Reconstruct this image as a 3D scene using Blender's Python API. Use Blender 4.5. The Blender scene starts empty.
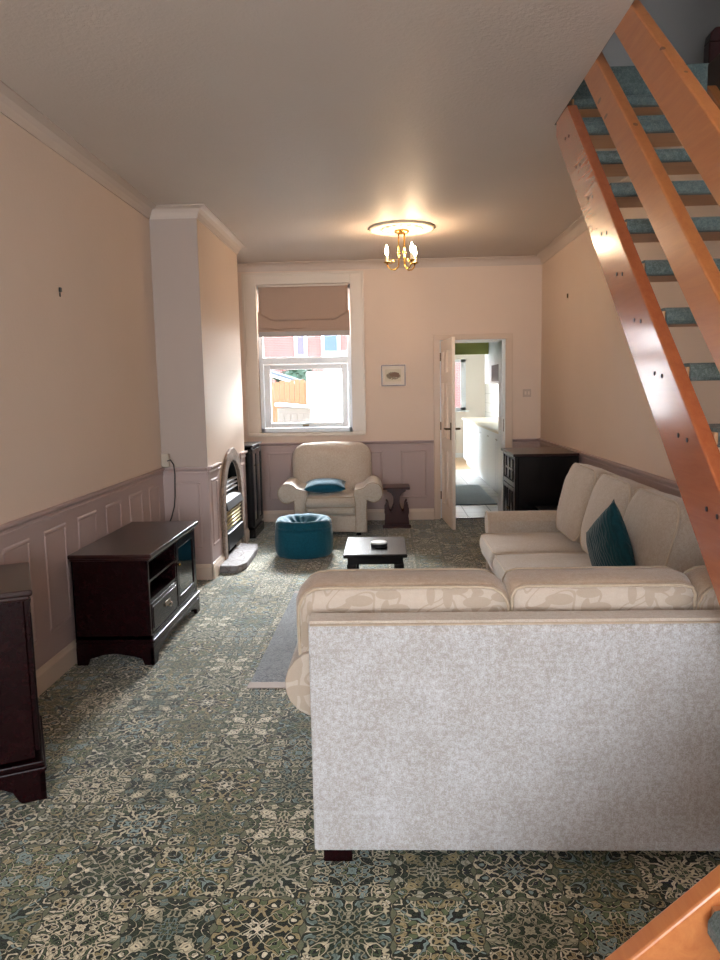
import bpy, bmesh, math, random
from mathutils import Vector, Matrix, noise as mnoise
random.seed(7)
PI = math.pi
scene = bpy.context.scene
col = scene.collection

# ---------------------------------------------------------------- camera, world, light, exposure
XL, XR, YB, YF, H = -1.757, 1.725, 8.306, -2.7, 2.867      # room: left, right, back wall, rear wall, ceiling
EYE = 1.48
pitch, yaw, roll = 0.121902, 0.035620, -0.019526
cam_d = bpy.data.cameras.new('camera')
cam = bpy.data.objects.new('camera', cam_d); col.objects.link(cam)
fw = Vector((-math.sin(yaw)*math.cos(pitch), math.cos(yaw)*math.cos(pitch), -math.sin(pitch)))
rt = Vector((math.cos(yaw), math.sin(yaw), 0)); up = rt.cross(fw)
r2 = math.cos(roll)*rt + math.sin(roll)*up
u2 = -math.sin(roll)*rt + math.cos(roll)*up
cam.matrix_world = Matrix(((r2.x, u2.x, -fw.x, 0), (r2.y, u2.y, -fw.y, 0), (r2.z, u2.z, -fw.z, EYE), (0, 0, 0, 1)))
cam_d.sensor_fit = 'VERTICAL'; cam_d.sensor_height = 36.0; cam_d.lens = 740.06/960*36
cam_d.clip_start = 0.05; cam_d.clip_end = 200
scene.camera = cam

world = bpy.data.worlds.new('sky'); scene.world = world; world.use_nodes = True
wn = world.node_tree; bg = wn.nodes['Background']
tc = wn.nodes.new('ShaderNodeTexCoord'); sx = wn.nodes.new('ShaderNodeSeparateXYZ'); wr = wn.nodes.new('ShaderNodeValToRGB')
wn.links.new(tc.outputs['Generated'], sx.inputs[0]); wn.links.new(sx.outputs['Z'], wr.inputs[0]); wn.links.new(wr.outputs[0], bg.inputs[0])
wr.color_ramp.elements[0].position = 0.0; wr.color_ramp.elements[0].color = (0.93, 0.97, 1.0, 1)
wr.color_ramp.elements[1].position = 0.8; wr.color_ramp.elements[1].color = (0.72, 0.85, 1.0, 1)
bg.inputs[1].default_value = 6.8

sun_d = bpy.data.lights.new('sun', 'SUN'); sun_d.energy = 0.8; sun_d.angle = math.radians(2); sun_d.color = (1.0, 0.95, 0.86)
sun = bpy.data.objects.new('sun', sun_d); col.objects.link(sun)
sun.rotation_euler = Vector((0.45, 0.62, -1.0)).to_track_quat('-Z', 'Y').to_euler()

def portal(name, loc, direction, sx_, sy_):                # guides daylight through a modelled opening
    d = bpy.data.lights.new(name, 'AREA'); d.shape = 'RECTANGLE'; d.size = sx_; d.size_y = sy_
    d.cycles.is_portal = True
    o = bpy.data.objects.new(name, d); col.objects.link(o); o.location = loc
    o.rotation_euler = Vector(direction).to_track_quat('-Z', 'Y').to_euler()
    return o
portal('daylight_garden_window', (-0.885, YB+0.30, 1.56), (0, -1, 0), 1.1, 1.15)
def daylight(name, loc, direction, sx_, sy_, power, c):      # area lamp standing in for the sky's light; garden and kitchen ones are added
    d = bpy.data.lights.new(name, 'AREA'); d.shape = 'RECTANGLE'; d.size = sx_; d.size_y = sy_; d.energy = power; d.color = c
    o = bpy.data.objects.new(name, d); col.objects.link(o); o.location = loc
    o.rotation_euler = Vector(direction).to_track_quat('-Z', 'Y').to_euler()
    return o
daylight('garden_sky_fill', (-0.95, 12.5, 3.9), (0, -1, -0.42), 3.0, 1.0, 1900, (0.93, 0.97, 1.0))  # lamp added high over the garden to brighten the mid-room carpet
daylight('daylight_front_window', (-0.15, YF-0.32, 1.50), (0, 1, 0), 2.8, 1.9, 38, (0.72, 0.86, 1.0))
daylight('kitchen_side_fill', (-0.25, 13.45, 1.3), (1, 0, 0), 2.3, 2.0, 40, (0.85, 0.93, 1.0))  # lamp added outside the unseen side window to brighten the kitchen
portal('daylight_kitchen_window', (1.05, 15.95, 1.5), (0, -1, 0), 1.0, 1.2)
portal('daylight_upstairs', (3.35, 5.2, 4.4), (-1, 0, 0), .5, .6)  # portal for an unseen window added to light the landing

vs = scene.view_settings
vs.view_transform = 'Standard'; vs.look = 'None'; vs.gamma = 1.0; vs.exposure = 1.05; vs.use_curve_mapping = False
scene.display_settings.display_device = 'sRGB'
try:
    scene.cycles.use_denoising = True
    scene.cycles.max_bounces = 10; scene.cycles.diffuse_bounces = 6; scene.cycles.transparent_max_bounces = 12
    scene.cycles.sample_clamp_indirect = 8.0
except Exception: pass

# ---------------------------------------------------------------- material helpers
def lin(c):
    if isinstance(c, str):
        c = c.lstrip('#'); c = [int(c[i:i+2], 16)/255 for i in (0, 2, 4)]
    return tuple((v/12.92 if v <= 0.04045 else ((v+0.055)/1.055)**2.4) for v in c[:3]) + (1,)

class NT:
    def __init__(s, name):
        s.m = bpy.data.materials.new(name); s.m.use_nodes = True; s.t = s.m.node_tree
        s.b = s.t.nodes['Principled BSDF']; s.out = s.t.nodes['Material Output']
    def n(s, typ, **kw):
        x = s.t.nodes.new(typ)
        for k, v in kw.items(): setattr(x, k, v)
        return x
    def put(s, sock, v):
        if isinstance(v, bpy.types.NodeSocket): s.t.links.new(v, sock)
        elif v is not None: sock.default_value = v
    def math(s, op, a, b=None, c=None, clamp=False):
        x = s.n('ShaderNodeMath', operation=op, use_clamp=clamp)
        s.put(x.inputs[0], a); s.put(x.inputs[1], b)
        if c is not None: s.put(x.inputs[2], c)
        return x.outputs[0]
    def pos(s, scale=(1, 1, 1), rot=(0, 0, 0), obj=False):
        c = s.n('ShaderNodeTexCoord') if obj else s.n('ShaderNodeNewGeometry')
        mp = s.n('ShaderNodeMapping'); s.t.links.new(c.outputs['Object' if obj else 'Position'], mp.inputs[0])
        mp.inputs['Scale'].default_value = scale; mp.inputs['Rotation'].default_value = rot
        return mp.outputs[0]
    def xyz(s, v):
        x = s.n('ShaderNodeSeparateXYZ'); s.put(x.inputs[0], v); return x.outputs
    def comb(s, x, y, z):
        c = s.n('ShaderNodeCombineXYZ'); s.put(c.inputs[0], x); s.put(c.inputs[1], y); s.put(c.inputs[2], z); return c.outputs[0]
    def noise(s, vec, scale, detail=3, rough=0.5, dist=0.0):
        x = s.n('ShaderNodeTexNoise'); s.put(x.inputs['Vector'], vec)
        x.inputs['Scale'].default_value = scale; x.inputs['Detail'].default_value = detail
        x.inputs['Roughness'].default_value = rough; x.inputs['Distortion'].default_value = dist
        return x.outputs[0]
    def voro(s, vec, scale, feature='F1', rand=1.0):
        x = s.n('ShaderNodeTexVoronoi', feature=feature); s.put(x.inputs['Vector'], vec)
        x.inputs['Scale'].default_value = scale; x.inputs['Randomness'].default_value = rand
        return x.outputs[0]
    def wave(s, vec, scale, dist, det=2, dscale=1.0):
        x = s.n('ShaderNodeTexWave'); s.put(x.inputs['Vector'], vec)
        x.inputs['Scale'].default_value = scale; x.inputs['Distortion'].default_value = dist
        x.inputs['Detail'].default_value = det; x.inputs['Detail Scale'].default_value = dscale
        return x.outputs[0] if x.outputs[0].name == 'Fac' else x.outputs['Fac']
    def ramp(s, fac, stops, interp='LINEAR'):
        x = s.n('ShaderNodeValToRGB'); s.put(x.inputs[0], fac); cr = x.color_ramp; cr.interpolation = interp
        while len(cr.elements) < len(stops): cr.elements.new(0.5)
        for e, (p, c) in zip(cr.elements, stops): e.position = p; e.color = lin(c)
        return x.outputs[0]
    def mix(s, f, a, b, mode='MIX'):
        x = s.n('ShaderNodeMix', data_type='RGBA', blend_type=mode)
        s.put(x.inputs[0], f)
        s.put(x.inputs[6], lin(a) if isinstance(a, (str, tuple)) else a)
        s.put(x.inputs[7], lin(b) if isinstance(b, (str, tuple)) else b)
        return x.outputs[2]
    def bump(s, h, strength, dist=0.01):
        x = s.n('ShaderNodeBump'); s.put(x.inputs['Height'], h)
        x.inputs['Strength'].default_value = strength; x.inputs['Distance'].default_value = dist
        s.t.links.new(x.outputs[0], s.b.inputs['Normal'])
    def set(s, **kw):
        for k, v in kw.items():
            k = {'color': 'Base Color', 'rough': 'Roughness', 'metal': 'Metallic', 'sheen': 'Sheen Weight',
                 'sheenr': 'Sheen Roughness', 'spec': 'Specular IOR Level', 'coat': 'Coat Weight', 'coatr': 'Coat Roughness',
                 'emit': 'Emission Color', 'emits': 'Emission Strength', 'aniso': 'Anisotropic'}.get(k, k)
            s.put(s.b.inputs[k], lin(v) if isinstance(v, str) else v)
        return s

def paint(name, c, rough=0.5, var=0.03, bump=0.0, bscale=60, spec=0.4):
    t = NT(name)
    v = t.noise(t.pos(), 1.7, 3)
    c2 = [max(0, x-var) for x in [int(c[i:i+2], 16)/255 for i in (1, 3, 5)]]
    t.set(color=t.mix(v, c, tuple(c2)), rough=rough, spec=spec)
    if bump: t.bump(t.noise(t.pos(), bscale, 4, 0.6), bump, 0.004)
    return t.m

def wood(name, c1, c2, rough=0.35, coat=0.3, axis=0, scale=1.0, knots=None, spec=0.5):
    t = NT(name)
    sc = [14*scale]*3; sc[axis] = 1.3*scale
    p = t.pos(tuple(sc), obj=True)
    g = t.noise(p, 2.2, 6, 0.62, 0.8)
    f = t.noise(p, 9.0, 4, 0.7)
    fac = t.math('ADD', t.math('MULTIPLY', g, 0.75), t.math('MULTIPLY', f, 0.25))
    fac = t.math('MULTIPLY_ADD', fac, 2.2, -0.6, clamp=True)
    c = t.mix(fac, c1, c2)
    if knots:
        sk = [9.0]*3; sk[axis] = 3.0
        d = t.voro(t.pos(tuple(sk), obj=True), 1.0)
        k = t.math('LESS_THAN', t.math('ADD', d, t.math('MULTIPLY', g, 0.06)), 0.115)
        c = t.mix(t.math('MULTIPLY', k, 0.75), c, knots)
    t.set(color=c, rough=rough, coat=coat, coatr=0.12, spec=spec)
    t.bump(f, 0.08, 0.002)
    return t.m

def metal(name, c, rough=0.25):
    t = NT(name); v = t.noise(t.pos(), 40, 2)
    t.set(color=c, metal=1.0, rough=t.math('MULTIPLY_ADD', v, 0.1, rough-0.05)); return t.m

def plain(name, c, rough=0.5, spec=0.5, emit=None, es=0, bump=0, bs=80, coat=0):
    t = NT(name)
    v = t.noise(t.pos(), 25, 2)
    t.set(color=t.mix(t.math('MULTIPLY', v, 0.12), c, '#000000'), rough=rough, spec=spec, coat=coat)
    if emit: t.set(emit=emit, emits=es)
    if bump: t.bump(t.noise(t.pos(), bs, 3), bump, 0.003)
    return t.m

def fabric(name, base, light, damask=None, sheen=0.35, quilt=False, speck=0.45):
    t = NT(name)
    p = t.pos(obj=True)
    n1 = t.noise(p, 62, 9, 0.82)
    n2 = t.noise(p, 230, 3, 0.7)
    n3 = t.noise(p, 8, 3)
    f = t.math('ADD', t.math('MULTIPLY', n1, 0.55), t.math('ADD', t.math('MULTIPLY', n2, 0.33), t.math('MULTIPLY', n3, 0.12)))
    f = t.math('MULTIPLY_ADD', f, 6.5, -2.9, clamp=True)
    f = t.math('MULTIPLY', f, speck)
    c = t.mix(f, base, light)
    h = n2
    if damask:
        # leafy scrolls: curling bands of distorted noise plus almond shaped leaves
        a = t.noise(t.pos((1, 1, 1), (0.3, 0.2, 0.5), obj=True), 7.0, 0, 0.3, 1.2)
        band = t.math('LESS_THAN', t.math('ABSOLUTE', t.math('SUBTRACT', t.math('FRACT', t.math('MULTIPLY', a, 5.0)), 0.5)), 0.10)
        lv = t.voro(t.pos((9, 9, 22), (0.0, 0.6, 0.0), obj=True), 1.0)
        leaf = t.math('LESS_THAN', lv, 0.40)
        lv2 = t.voro(t.pos((22, 9, 9), (0.0, 0.5, 0.0), obj=True), 0.9)
        leaf2 = t.math('LESS_THAN', lv2, 0.36)
        m = t.math('MAXIMUM', band, t.math('MAXIMUM', leaf, leaf2))
        c = t.mix(t.math('MULTIPLY', m, 0.4), c, damask)
        h = t.math('ADD', n2, t.math('MULTIPLY', m, -0.8))
    if quilt:
        q = t.wave(t.pos((1, 1, 1), (0, 0, 0), obj=True), 14, 6, 2, 1.5)
        h = t.math('ADD', t.math('MULTIPLY', q, 2.2), n2)
        c = t.mix(t.math('MULTIPLY', q, 0.35), c, '#12262b')
    t.set(color=c, rough=0.85, sheen=sheen, sheenr=0.4, spec=0.2)
    t.bump(h, 0.35, 0.004)
    return t.m

# ---------------------------------------------------------------- materials
M = {}
M['wall'] = paint('wall_paint', '#d6c1b0', 0.75, 0.03, 0.25, 45)
M['chimney_front'] = paint('textured_wallpaper', '#d4beac', 0.45, 0.03, 0.6, 90)
M['ceil'] = paint('ceiling_paint', '#c8bcb2', 0.55, 0.03, 0.7, 55, 0.3)
M['panel'] = paint('mauve_paint', '#ab9590', 0.45, 0.02)
M['cream'] = paint('cream_gloss', '#d3bfae', 0.35, 0.02)
M['casing'] = paint('casing_paint', '#d0c3b5', 0.35, 0.02)
M['coving'] = paint('coving_paint', '#c0b0a4', 0.5, 0.02)
M['upvc'] = plain('white_plastic', '#e6eaee', 0.25)
M['white'] = plain('white_enamel', '#eef0f0', 0.3)
M['mahog'] = wood('dark_mahogany', '#100304', '#1e0709', 0.26, 0.0, 1, spec=0.16)
M['mahog_top'] = wood('mahogany_top', '#1c0a0a', '#2e1411', 0.3, 0.2, 1, spec=0.3)
M['black_oak'] = wood('black_stained_wood', '#060405', '#120b0b', 0.26, 0.08, 0, spec=0.25)
M['darkred'] = wood('red_mahogany', '#2a0a08', '#44140f', 0.38, 0.1, 2, spec=0.35)
M['pine'] = wood('varnished_pine', '#a45c34', '#bd7a46', 0.32, 0.35, 1, 1.0, '#3c160a')
M['pine_dark'] = wood('varnished_pine_stringer', '#9a4f30', '#b0643c', 0.24, 0.5, 1, 1.0, None)
M['pine_step'] = wood('tread_pine', '#a8754e', '#bb8a60', 0.45, 0.1, 0)
M['brass'] = metal('brass', '#c8a050', 0.22)
M['chrome'] = metal('chrome', '#c8c8ca', 0.2)
M['antique'] = metal('antique_brass', '#665640', 0.35)
M['iron'] = plain('black_iron', '#0b0b0c', 0.4)
M['darkvoid'] = plain('shade_lining', '#0a0808', 0.9)  # near-black colour stands in for the shade inside the fireplace recess
M['bulb'] = plain('lit_bulb', '#ffffff', 0.3, emit='#ffdbb2', es=215)
M['candle'] = plain('candle_sleeve', '#f4e6c8', 0.4)
M['plaster'] = paint('plaster', '#e0d2bc', 0.5, 0.03, 0.3, 70)
M['sofa'] = fabric('beige_chenille', '#b7a897', '#dcd6cf')
M['sofa_back'] = fabric('beige_chenille_back', '#968f89', '#d2d6dc', None, 0.35, False, 0.6)
M['sofa_top'] = fabric('plain_beige_chenille', '#a28b76', '#c6b29f')
M['damask'] = fabric('leaf_damask', '#afa092', '#c4b7ab', '#88755f', 0.3, False, 0.25)
M['damask_pale'] = fabric('pale_leaf_damask', '#c2b09e', '#d3c6b6', '#b3a18c', 0.3, False, 0.3)
M['piping'] = fabric('piping_cord', '#a5937e', '#bfae9a')
M['piping_lt'] = fabric('pale_piping_cord', '#c9b9a4', '#d8ccbb')
M['teal'] = fabric('teal_velvet', '#0b4556', '#17667c', None, 0.25, False, 0.5)
M['teal_c'] = fabric('teal_cushion', '#0d4a5e', '#17637a', None, 0.4, False, 0.4)
M['teal_q'] = fabric('teal_quilted', '#123c44', '#1a4e56', None, 0.2, True, 0.3)
M['stairc'] = fabric('teal_grey_carpet', '#47524f', '#7f8a88', None, 0.15, False, 0.7)
M['blind'] = fabric('taupe_blind', '#a68d7e', '#b29a8a', None, 0.1, False, 0.2)
M['rubber'] = plain('black_cable', '#15100f', 0.5)
M['paper'] = plain('print_paper', '#d8cabb', 0.7)
M['mat'] = fabric('grey_mat', '#7d8e94', '#98a8ac')
M['kitchen_wall'] = paint('kitchen_wall', '#e6ddd0', 0.5, 0.02)
M['green'] = paint('olive_paint', '#94944c', 0.5, 0.02)
M['kitchen_unit'] = plain('white_kitchen_unit', '#e4e8ea', 0.3)
M['worktop'] = plain('cream_worktop', '#dccfb4', 0.35)
M['upwall'] = paint('upstairs_paint', '#a8a29e', 0.7, 0.02)
M['timber'] = paint('floor_edge', '#4a3428', 0.6, 0.02)
M['leaf'] = plain('garden_foliage', '#15361f', 0.6)
M['render'] = plain('white_render', '#eef2f0', 0.7)
M['fence'] = wood('fence_timber', '#5c2e10', '#6c3c1a', 0.7, 0.0, 2)  # darker than real timber, offsets the bright daylight outside
M['shedbox'] = plain('dimmed_shed_plastic', '#4a4642', 0.5)  # pale plastic darkened in colour to hold back the bright daylight
M['slate'] = plain('roof_slate', '#3a424c', 0.7)
M['paving'] = plain('paving', '#9a9a94', 0.8)
M['pane_blue'] = plain('far_pane_blue', '#1c3c5c', 0.2)
M['pane_mauve'] = plain('far_pane_mauve', '#3c3450', 0.2)

def mk_glass():
    t = NT('window_glass'); tr = t.n('ShaderNodeBsdfTransparent'); gl = t.n('ShaderNodeBsdfGlossy')
    gl.inputs['Roughness'].default_value = 0.02; fr = t.n('ShaderNodeFresnel'); fr.inputs[0].default_value = 1.45
    mx = t.n('ShaderNodeMixShader'); t.t.links.new(fr.outputs[0], mx.inputs[0]); t.t.links.new(tr.outputs[0], mx.inputs[1])
    t.t.links.new(gl.outputs[0], mx.inputs[2]); t.t.links.new(mx.outputs[0], t.out.inputs[0]); return t.m
M['glass'] = mk_glass()
t = NT('smoked_glass'); t.set(color='#0a1216', rough=0.06, spec=0.8); M['smoke'] = t.m

def mk_carpet():
    t = NT('patterned_carpet')
    S = 0.25
    x, y, z = t.xyz(t.pos())
    wob = t.noise(t.pos(), 26, 2, 0.5)
    w = t.math('MULTIPLY', t.math('SUBTRACT', wob, 0.5), 0.05)
    U = t.math('ADD', t.math('DIVIDE', x, S), w); V = t.math('ADD', t.math('DIVIDE', y, S), w)
    i = t.math('FLOOR', U); j = t.math('FLOOR', V)
    fu = t.math('ABSOLUTE', t.math('SUBTRACT', t.math('FRACT', U), 0.5))
    fv = t.math('ABSOLUTE', t.math('SUBTRACT', t.math('FRACT', V), 0.5))
    mx = t.math('MAXIMUM', fu, fv); mn = t.math('MINIMUM', fu, fv)
    r = t.math('SQRT', t.math('ADD', t.math('MULTIPLY', fu, fu), t.math('MULTIPLY', fv, fv)))
    ang = t.math('ARCTAN2', mn, mx)
    h = t.math('FLOORED_MODULO', t.math('ADD', i, t.math('MULTIPLY', j, 2.0)), 5.0)
    h2 = t.math('FLOORED_MODULO', t.math('ADD', t.math('MULTIPLY', i, 2.0), t.math('MULTIPLY', j, 3.0)), 7.0)
    vec = t.comb(mx, mn, t.math('MULTIPLY', h, 3.7))
    n1 = t.noise(vec, 5.2, 1.0, 0.45, 0.7)
    petals = t.math('MULTIPLY', t.math('COSINE', t.math('MULTIPLY', ang, 8.0)), t.math('MULTIPLY', r, 0.34))
    f = t.math('ADD', t.math('MULTIPLY', n1, 1.0), t.math('ADD', t.math('MULTIPLY', r, 0.45), petals))
    fk = t.math('MULTIPLY', f, 7.2)
    idx = t.math('FRACT', t.math('ADD', t.math('DIVIDE', t.math('FLOOR', fk), 8.0), t.math('MULTIPLY', h2, 0.25)))
    line = t.math('LESS_THAN', t.math('ABSOLUTE', t.math('SUBTRACT', t.math('FRACT', fk), 0.5)), 0.335)   # 1 inside a colour band
    colr = t.ramp(idx, [(0.0, '#4d5b3f'), (0.12, '#f2ead2'), (0.25, '#1c2716'), (0.37, '#b0a076'), (0.5, '#6b7752'), (0.62, '#90a6a2'), (0.75, '#222e1c'), (0.87, '#e2d8ba')], 'CONSTANT')
    dark = t.ramp(t.noise(t.pos(), 2.6, 1), [(0.0, '#080b0d'), (0.5, '#10150d'), (0.60, '#0b1028')], 'CONSTANT')
    c = t.mix(line, dark, colr)
    thin = t.math('LESS_THAN', t.math('ABSOLUTE', t.math('SUBTRACT', t.math('FRACT', fk), 0.5)), 0.07)
    c = t.mix(t.math('MULTIPLY', thin, 0.35), c, '#2a3026')
    # small eyes, and dark green grounds inside alternate medallions
    n3 = t.math('FRACT', t.math('MULTIPLY', t.noise(vec, 9.5, 0.5, 0.4, 0.3), 3.0))
    eye = t.math('LESS_THAN', t.math('ABSOLUTE', t.math('SUBTRACT', n3, 0.5)), 0.07)
    eye2 = t.math('LESS_THAN', t.math('ABSOLUTE', t.math('SUBTRACT', n3, 0.5)), 0.15)
    c = t.mix(t.math('MULTIPLY', eye2, 0.8), c, '#16190f'); c = t.mix(eye, c, '#cfc6a8')
    alt = t.math('LESS_THAN', t.math('FLOORED_MODULO', t.math('ADD', i, j), 2.0), 0.5)
    med = t.math('MULTIPLY', alt, t.math('LESS_THAN', t.math('ADD', r, t.math('MULTIPLY', petals, 1.2)), 0.40))
    c = t.mix(t.math('MULTIPLY', med, 0.42), c, '#2a3d2a')
    sc = t.math('ADD', mx, t.math('MULTIPLY', t.math('COSINE', t.math('MULTIPLY', mn, 25.0)), 0.018))
    c = t.mix(t.math('MULTIPLY', t.math('GREATER_THAN', sc, 0.472), 0.8), c, '#1c2216'); c = t.mix(t.math('MULTIPLY', t.math('GREATER_THAN', sc, 0.486), 0.7), c, '#7c8064')
    fib = t.noise(t.pos(), 330, 2, 0.7); big = t.noise(t.pos(), 60, 2, 0.6)
    c = t.mix(t.math('MULTIPLY', fib, 0.22), c, '#0c0d0a')
    t.set(color=c, rough=0.8, sheen=0.45, sheenr=0.3, spec=0.2)
    t.bump(t.math('ADD', fib, t.math('MULTIPLY', big, 0.6)), 0.5, 0.006)
    return t.m
M['carpet'] = mk_carpet()

def mk_rug():
    t = NT('shaggy_grey_rug'); n = t.noise(t.pos(), 70, 4, 0.7); n2 = t.noise(t.pos((1, .35, 1)), 26, 3, 0.6, 2)
    t.set(color=t.mix(t.math('MULTIPLY_ADD', n2, 1.8, -0.4, clamp=True), '#666c72', '#9ea3a6'), rough=0.9, sheen=0.4)
    t.bump(t.math('ADD', n, n2), 1.0, 0.02); return t.m
M['rug'] = mk_rug()
def mk_brick():
    t = NT('red_brick'); b = t.n('ShaderNodeTexBrick'); t.put(b.inputs['Vector'], t.comb(t.xyz(t.pos())[0], t.xyz(t.pos())[2], 0.0))
    b.inputs['Color1'].default_value = lin('#6a302e'); b.inputs['Color2'].default_value = lin('#783c38'); b.inputs['Mortar'].default_value = lin('#6e625e')
    b.inputs['Scale'].default_value = 4.3; b.inputs['Mortar Size'].default_value = 0.03
    t.set(color=b.outputs[0], rough=0.8); return t.m
M['brick'] = mk_brick()  # brick colours lowered so the outdoor light does not wash them out
def mk_stone(name, a, b_):
    t = NT(name); n = t.noise(t.pos(), 9, 5, 0.6); v = t.voro(t.pos(), 14, 'DISTANCE_TO_EDGE')
    c = t.mix(t.math('MULTIPLY_ADD', n, 2, -0.5, clamp=True), a, b_)
    t.set(color=t.mix(t.math('LESS_THAN', v, 0.02), c, '#5a4b42'), rough=0.75)
    t.bump(t.math('ADD', n, t.math('MINIMUM', v, 0.1)), 0.7, 0.02); return t.m
M['stone'] = mk_stone('fireplace_stone', '#75604f', '#968070')
M['hearth'] = mk_stone('hearth_stone', '#6c6666', '#8d8789')
def mk_tile(name, c, m, sc, ax=(0, 1)):
    t = NT(name); b = t.n('ShaderNodeTexBrick'); o = t.xyz(t.pos()); t.put(b.inputs['Vector'], t.comb(o[ax[0]], o[ax[1]], 0.0))
    b.offset = 0.0; b.inputs['Color1'].default_value = lin(c); b.inputs['Color2'].default_value = lin(c); b.inputs['Mortar'].default_value = lin(m)
    b.inputs['Scale'].default_value = sc; b.inputs['Mortar Size'].default_value = 0.012; b.inputs['Brick Width'].default_value = 0.5; b.inputs['Row Height'].default_value = 0.5
    t.set(color=b.outputs[0], rough=0.25); return t.m
M['ftile'] = mk_tile('kitchen_floor_tile', '#d8d6d0', '#a8a8a4', 1.6)
M['wtile'] = mk_tile('kitchen_wall_tile', '#e8e8e2', '#bcbcb4', 2.6, (1, 2))
M['laminate'] = wood('wood_effect_floor', '#c49a6c', '#d4ae80', 0.35, 0.2, 1)

# ---------------------------------------------------------------- mesh helpers
class MB:
    def __init__(s): s.v = []; s.f = []; s.mi = []; s.cur = 0
    def add(s, vs, fs):
        o = len(s.v); s.v += [tuple(v) for v in vs]; s.f += [tuple(i+o for i in f) for f in fs]; s.mi += [s.cur]*len(fs); return s
    def box(s, x0, x1, y0, y1, z0, z1, mt=None):
        vs = [Vector(p) for p in ((x0,y0,z0),(x1,y0,z0),(x1,y1,z0),(x0,y1,z0),(x0,y0,z1),(x1,y0,z1),(x1,y1,z1),(x0,y1,z1))]
        if mt: vs = [mt @ v for v in vs]
        return s.add(vs, [(0,3,2,1),(4,5,6,7),(0,1,5,4),(1,2,6,5),(2,3,7,6),(3,0,4,7)])
    def prism(s, poly, a0, a1, axis='y', mt=None):
        """poly in the two other axes (x,z for y; y,z for x; x,y for z), extruded a0..a1"""
        def P(p, a): return {'y': Vector((p[0], a, p[1])), 'x': Vector((a, p[0], p[1])), 'z': Vector((p[0], p[1], a))}[axis]
        n = len(poly); vs = [P(p, a0) for p in poly] + [P(p, a1) for p in poly]
        if mt: vs = [mt @ v for v in vs]
        fs = [tuple(range(n)), tuple(range(2*n-1, n-1, -1))] + [(i, i+n, (i+1) % n+n, (i+1) % n) for i in range(n)]
        return s.add(vs, fs)
    def lathe(s, prof, c=(0, 0, 0), seg=24, fn=None):
        vs = []; fs = []
        for (r, z) in prof:
            for k in range(seg):
                a = 2*PI*k/seg; p = Vector((c[0]+r*math.cos(a), c[1]+r*math.sin(a), c[2]+z))
                if fn: p = fn(p, r, z, a)
                vs.append(p)
        for i in range(len(prof)-1):
            for k in range(seg): fs.append((i*seg+k, i*seg+(k+1) % seg, (i+1)*seg+(k+1) % seg, (i+1)*seg+k))
        fs.append(tuple(range(seg-1, -1, -1))); fs.append(tuple((len(prof)-1)*seg+k for k in range(seg)))
        return s.add(vs, fs)
    def tube(s, pts, r, seg=8, closed=False):
        pts = [Vector(p) for p in pts]; n = len(pts); vs = []; fs = []
        rr = r if isinstance(r, (list, tuple)) else [r]*n
        prev = None
        for i, p in enumerate(pts):
            a = pts[(i-1) % n] if (closed or i > 0) else p; b = pts[(i+1) % n] if (closed or i < n-1) else p
            d = (b-a).normalized()
            if prev is None:
                q = Vector((0, 0, 1)) if abs(d.z) < 0.9 else Vector((1, 0, 0)); u = d.cross(q).normalized()
            else: u = (prev - d*prev.dot(d)).normalized()
            prev = u; w = d.cross(u)
            for k in range(seg):
                t_ = 2*PI*k/seg; vs.append(p + (u*math.cos(t_)+w*math.sin(t_))*rr[i])
        m = n if closed else n-1
        for i in range(m):
            for k in range(seg):
                fs.append((i*seg+k, i*seg+(k+1) % seg, ((i+1) % n)*seg+(k+1) % seg, ((i+1) % n)*seg+k))
        if not closed: fs.append(tuple(range(seg-1, -1, -1))); fs.append(tuple((n-1)*seg+k for k in range(seg)))
        return s.add(vs, fs)
    def sphere(s, c, r, seg=16, ring=10, sc=(1, 1, 1)):
        prof = [(r*math.sin(PI*i/ring)*1.0, -r*math.cos(PI*i/ring)) for i in range(ring+1)]
        prof[0] = (r*0.02, prof[0][1]); prof[-1] = (r*0.02, prof[-1][1])
        return s.lathe(prof, (0, 0, 0), seg, lambda p, r_, z_, a_: Vector((c[0]+p.x*sc[0], c[1]+p.y*sc[1], c[2]+p.z*sc[2])))
    def build(s, name, mat, parent=None, smooth=False, bevel=0, sub=0, loc=None, rot=None, bseg=2):
        me = bpy.data.meshes.new(name); me.from_pydata(s.v, [], s.f); me.update()
        bm = bmesh.new(); bm.from_mesh(me); bmesh.ops.recalc_face_normals(bm, faces=bm.faces)
        bm.to_mesh(me); bm.free()
        mats = mat if isinstance(mat, (list, tuple)) else [mat]
        for m in mats: me.materials.append(M[m] if isinstance(m, str) else m)
        for p, mi in zip(me.polygons, s.mi): p.material_index = mi
        o = bpy.data.objects.new(name, me); col.objects.link(o)
        if parent is not None: o.parent = parent
        if loc: o.location = loc
        if rot: o.rotation_euler = rot
        if smooth:
            for p in me.polygons: p.use_smooth = True
        if bevel:
            b = o.modifiers.new('bevel', 'BEVEL'); b.width = bevel; b.segments = bseg; b.limit_method = 'ANGLE'; b.angle_limit = 0.6
            b.harden_normals = False
            if not smooth:
                pass
        if sub:
            m_ = o.modifiers.new('sub', 'SUBSURF'); m_.levels = sub; m_.render_levels = sub
        return o

def tag(o, label=None, cat=None, group=None, kind=None):
    if label: o['label'] = label
    if cat: o['category'] = cat
    if group: o['group'] = group
    if kind: o['kind'] = kind
    return o
def thing(name, label, cat, loc=(0, 0, 0), rz=0, group=None):
    o = bpy.data.objects.new(name, None); o.empty_display_size = 0.1; col.objects.link(o)
    o.location = loc; o.rotation_euler = (0, 0, rz)
    return tag(o, label, cat, group)
def struct(name, mb, mat, parent=None, **kw):
    o = mb.build(name, mat, parent, **kw)
    if parent is None: o['kind'] = 'structure'
    return o
def B(*a): return MB().box(*a)

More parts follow.
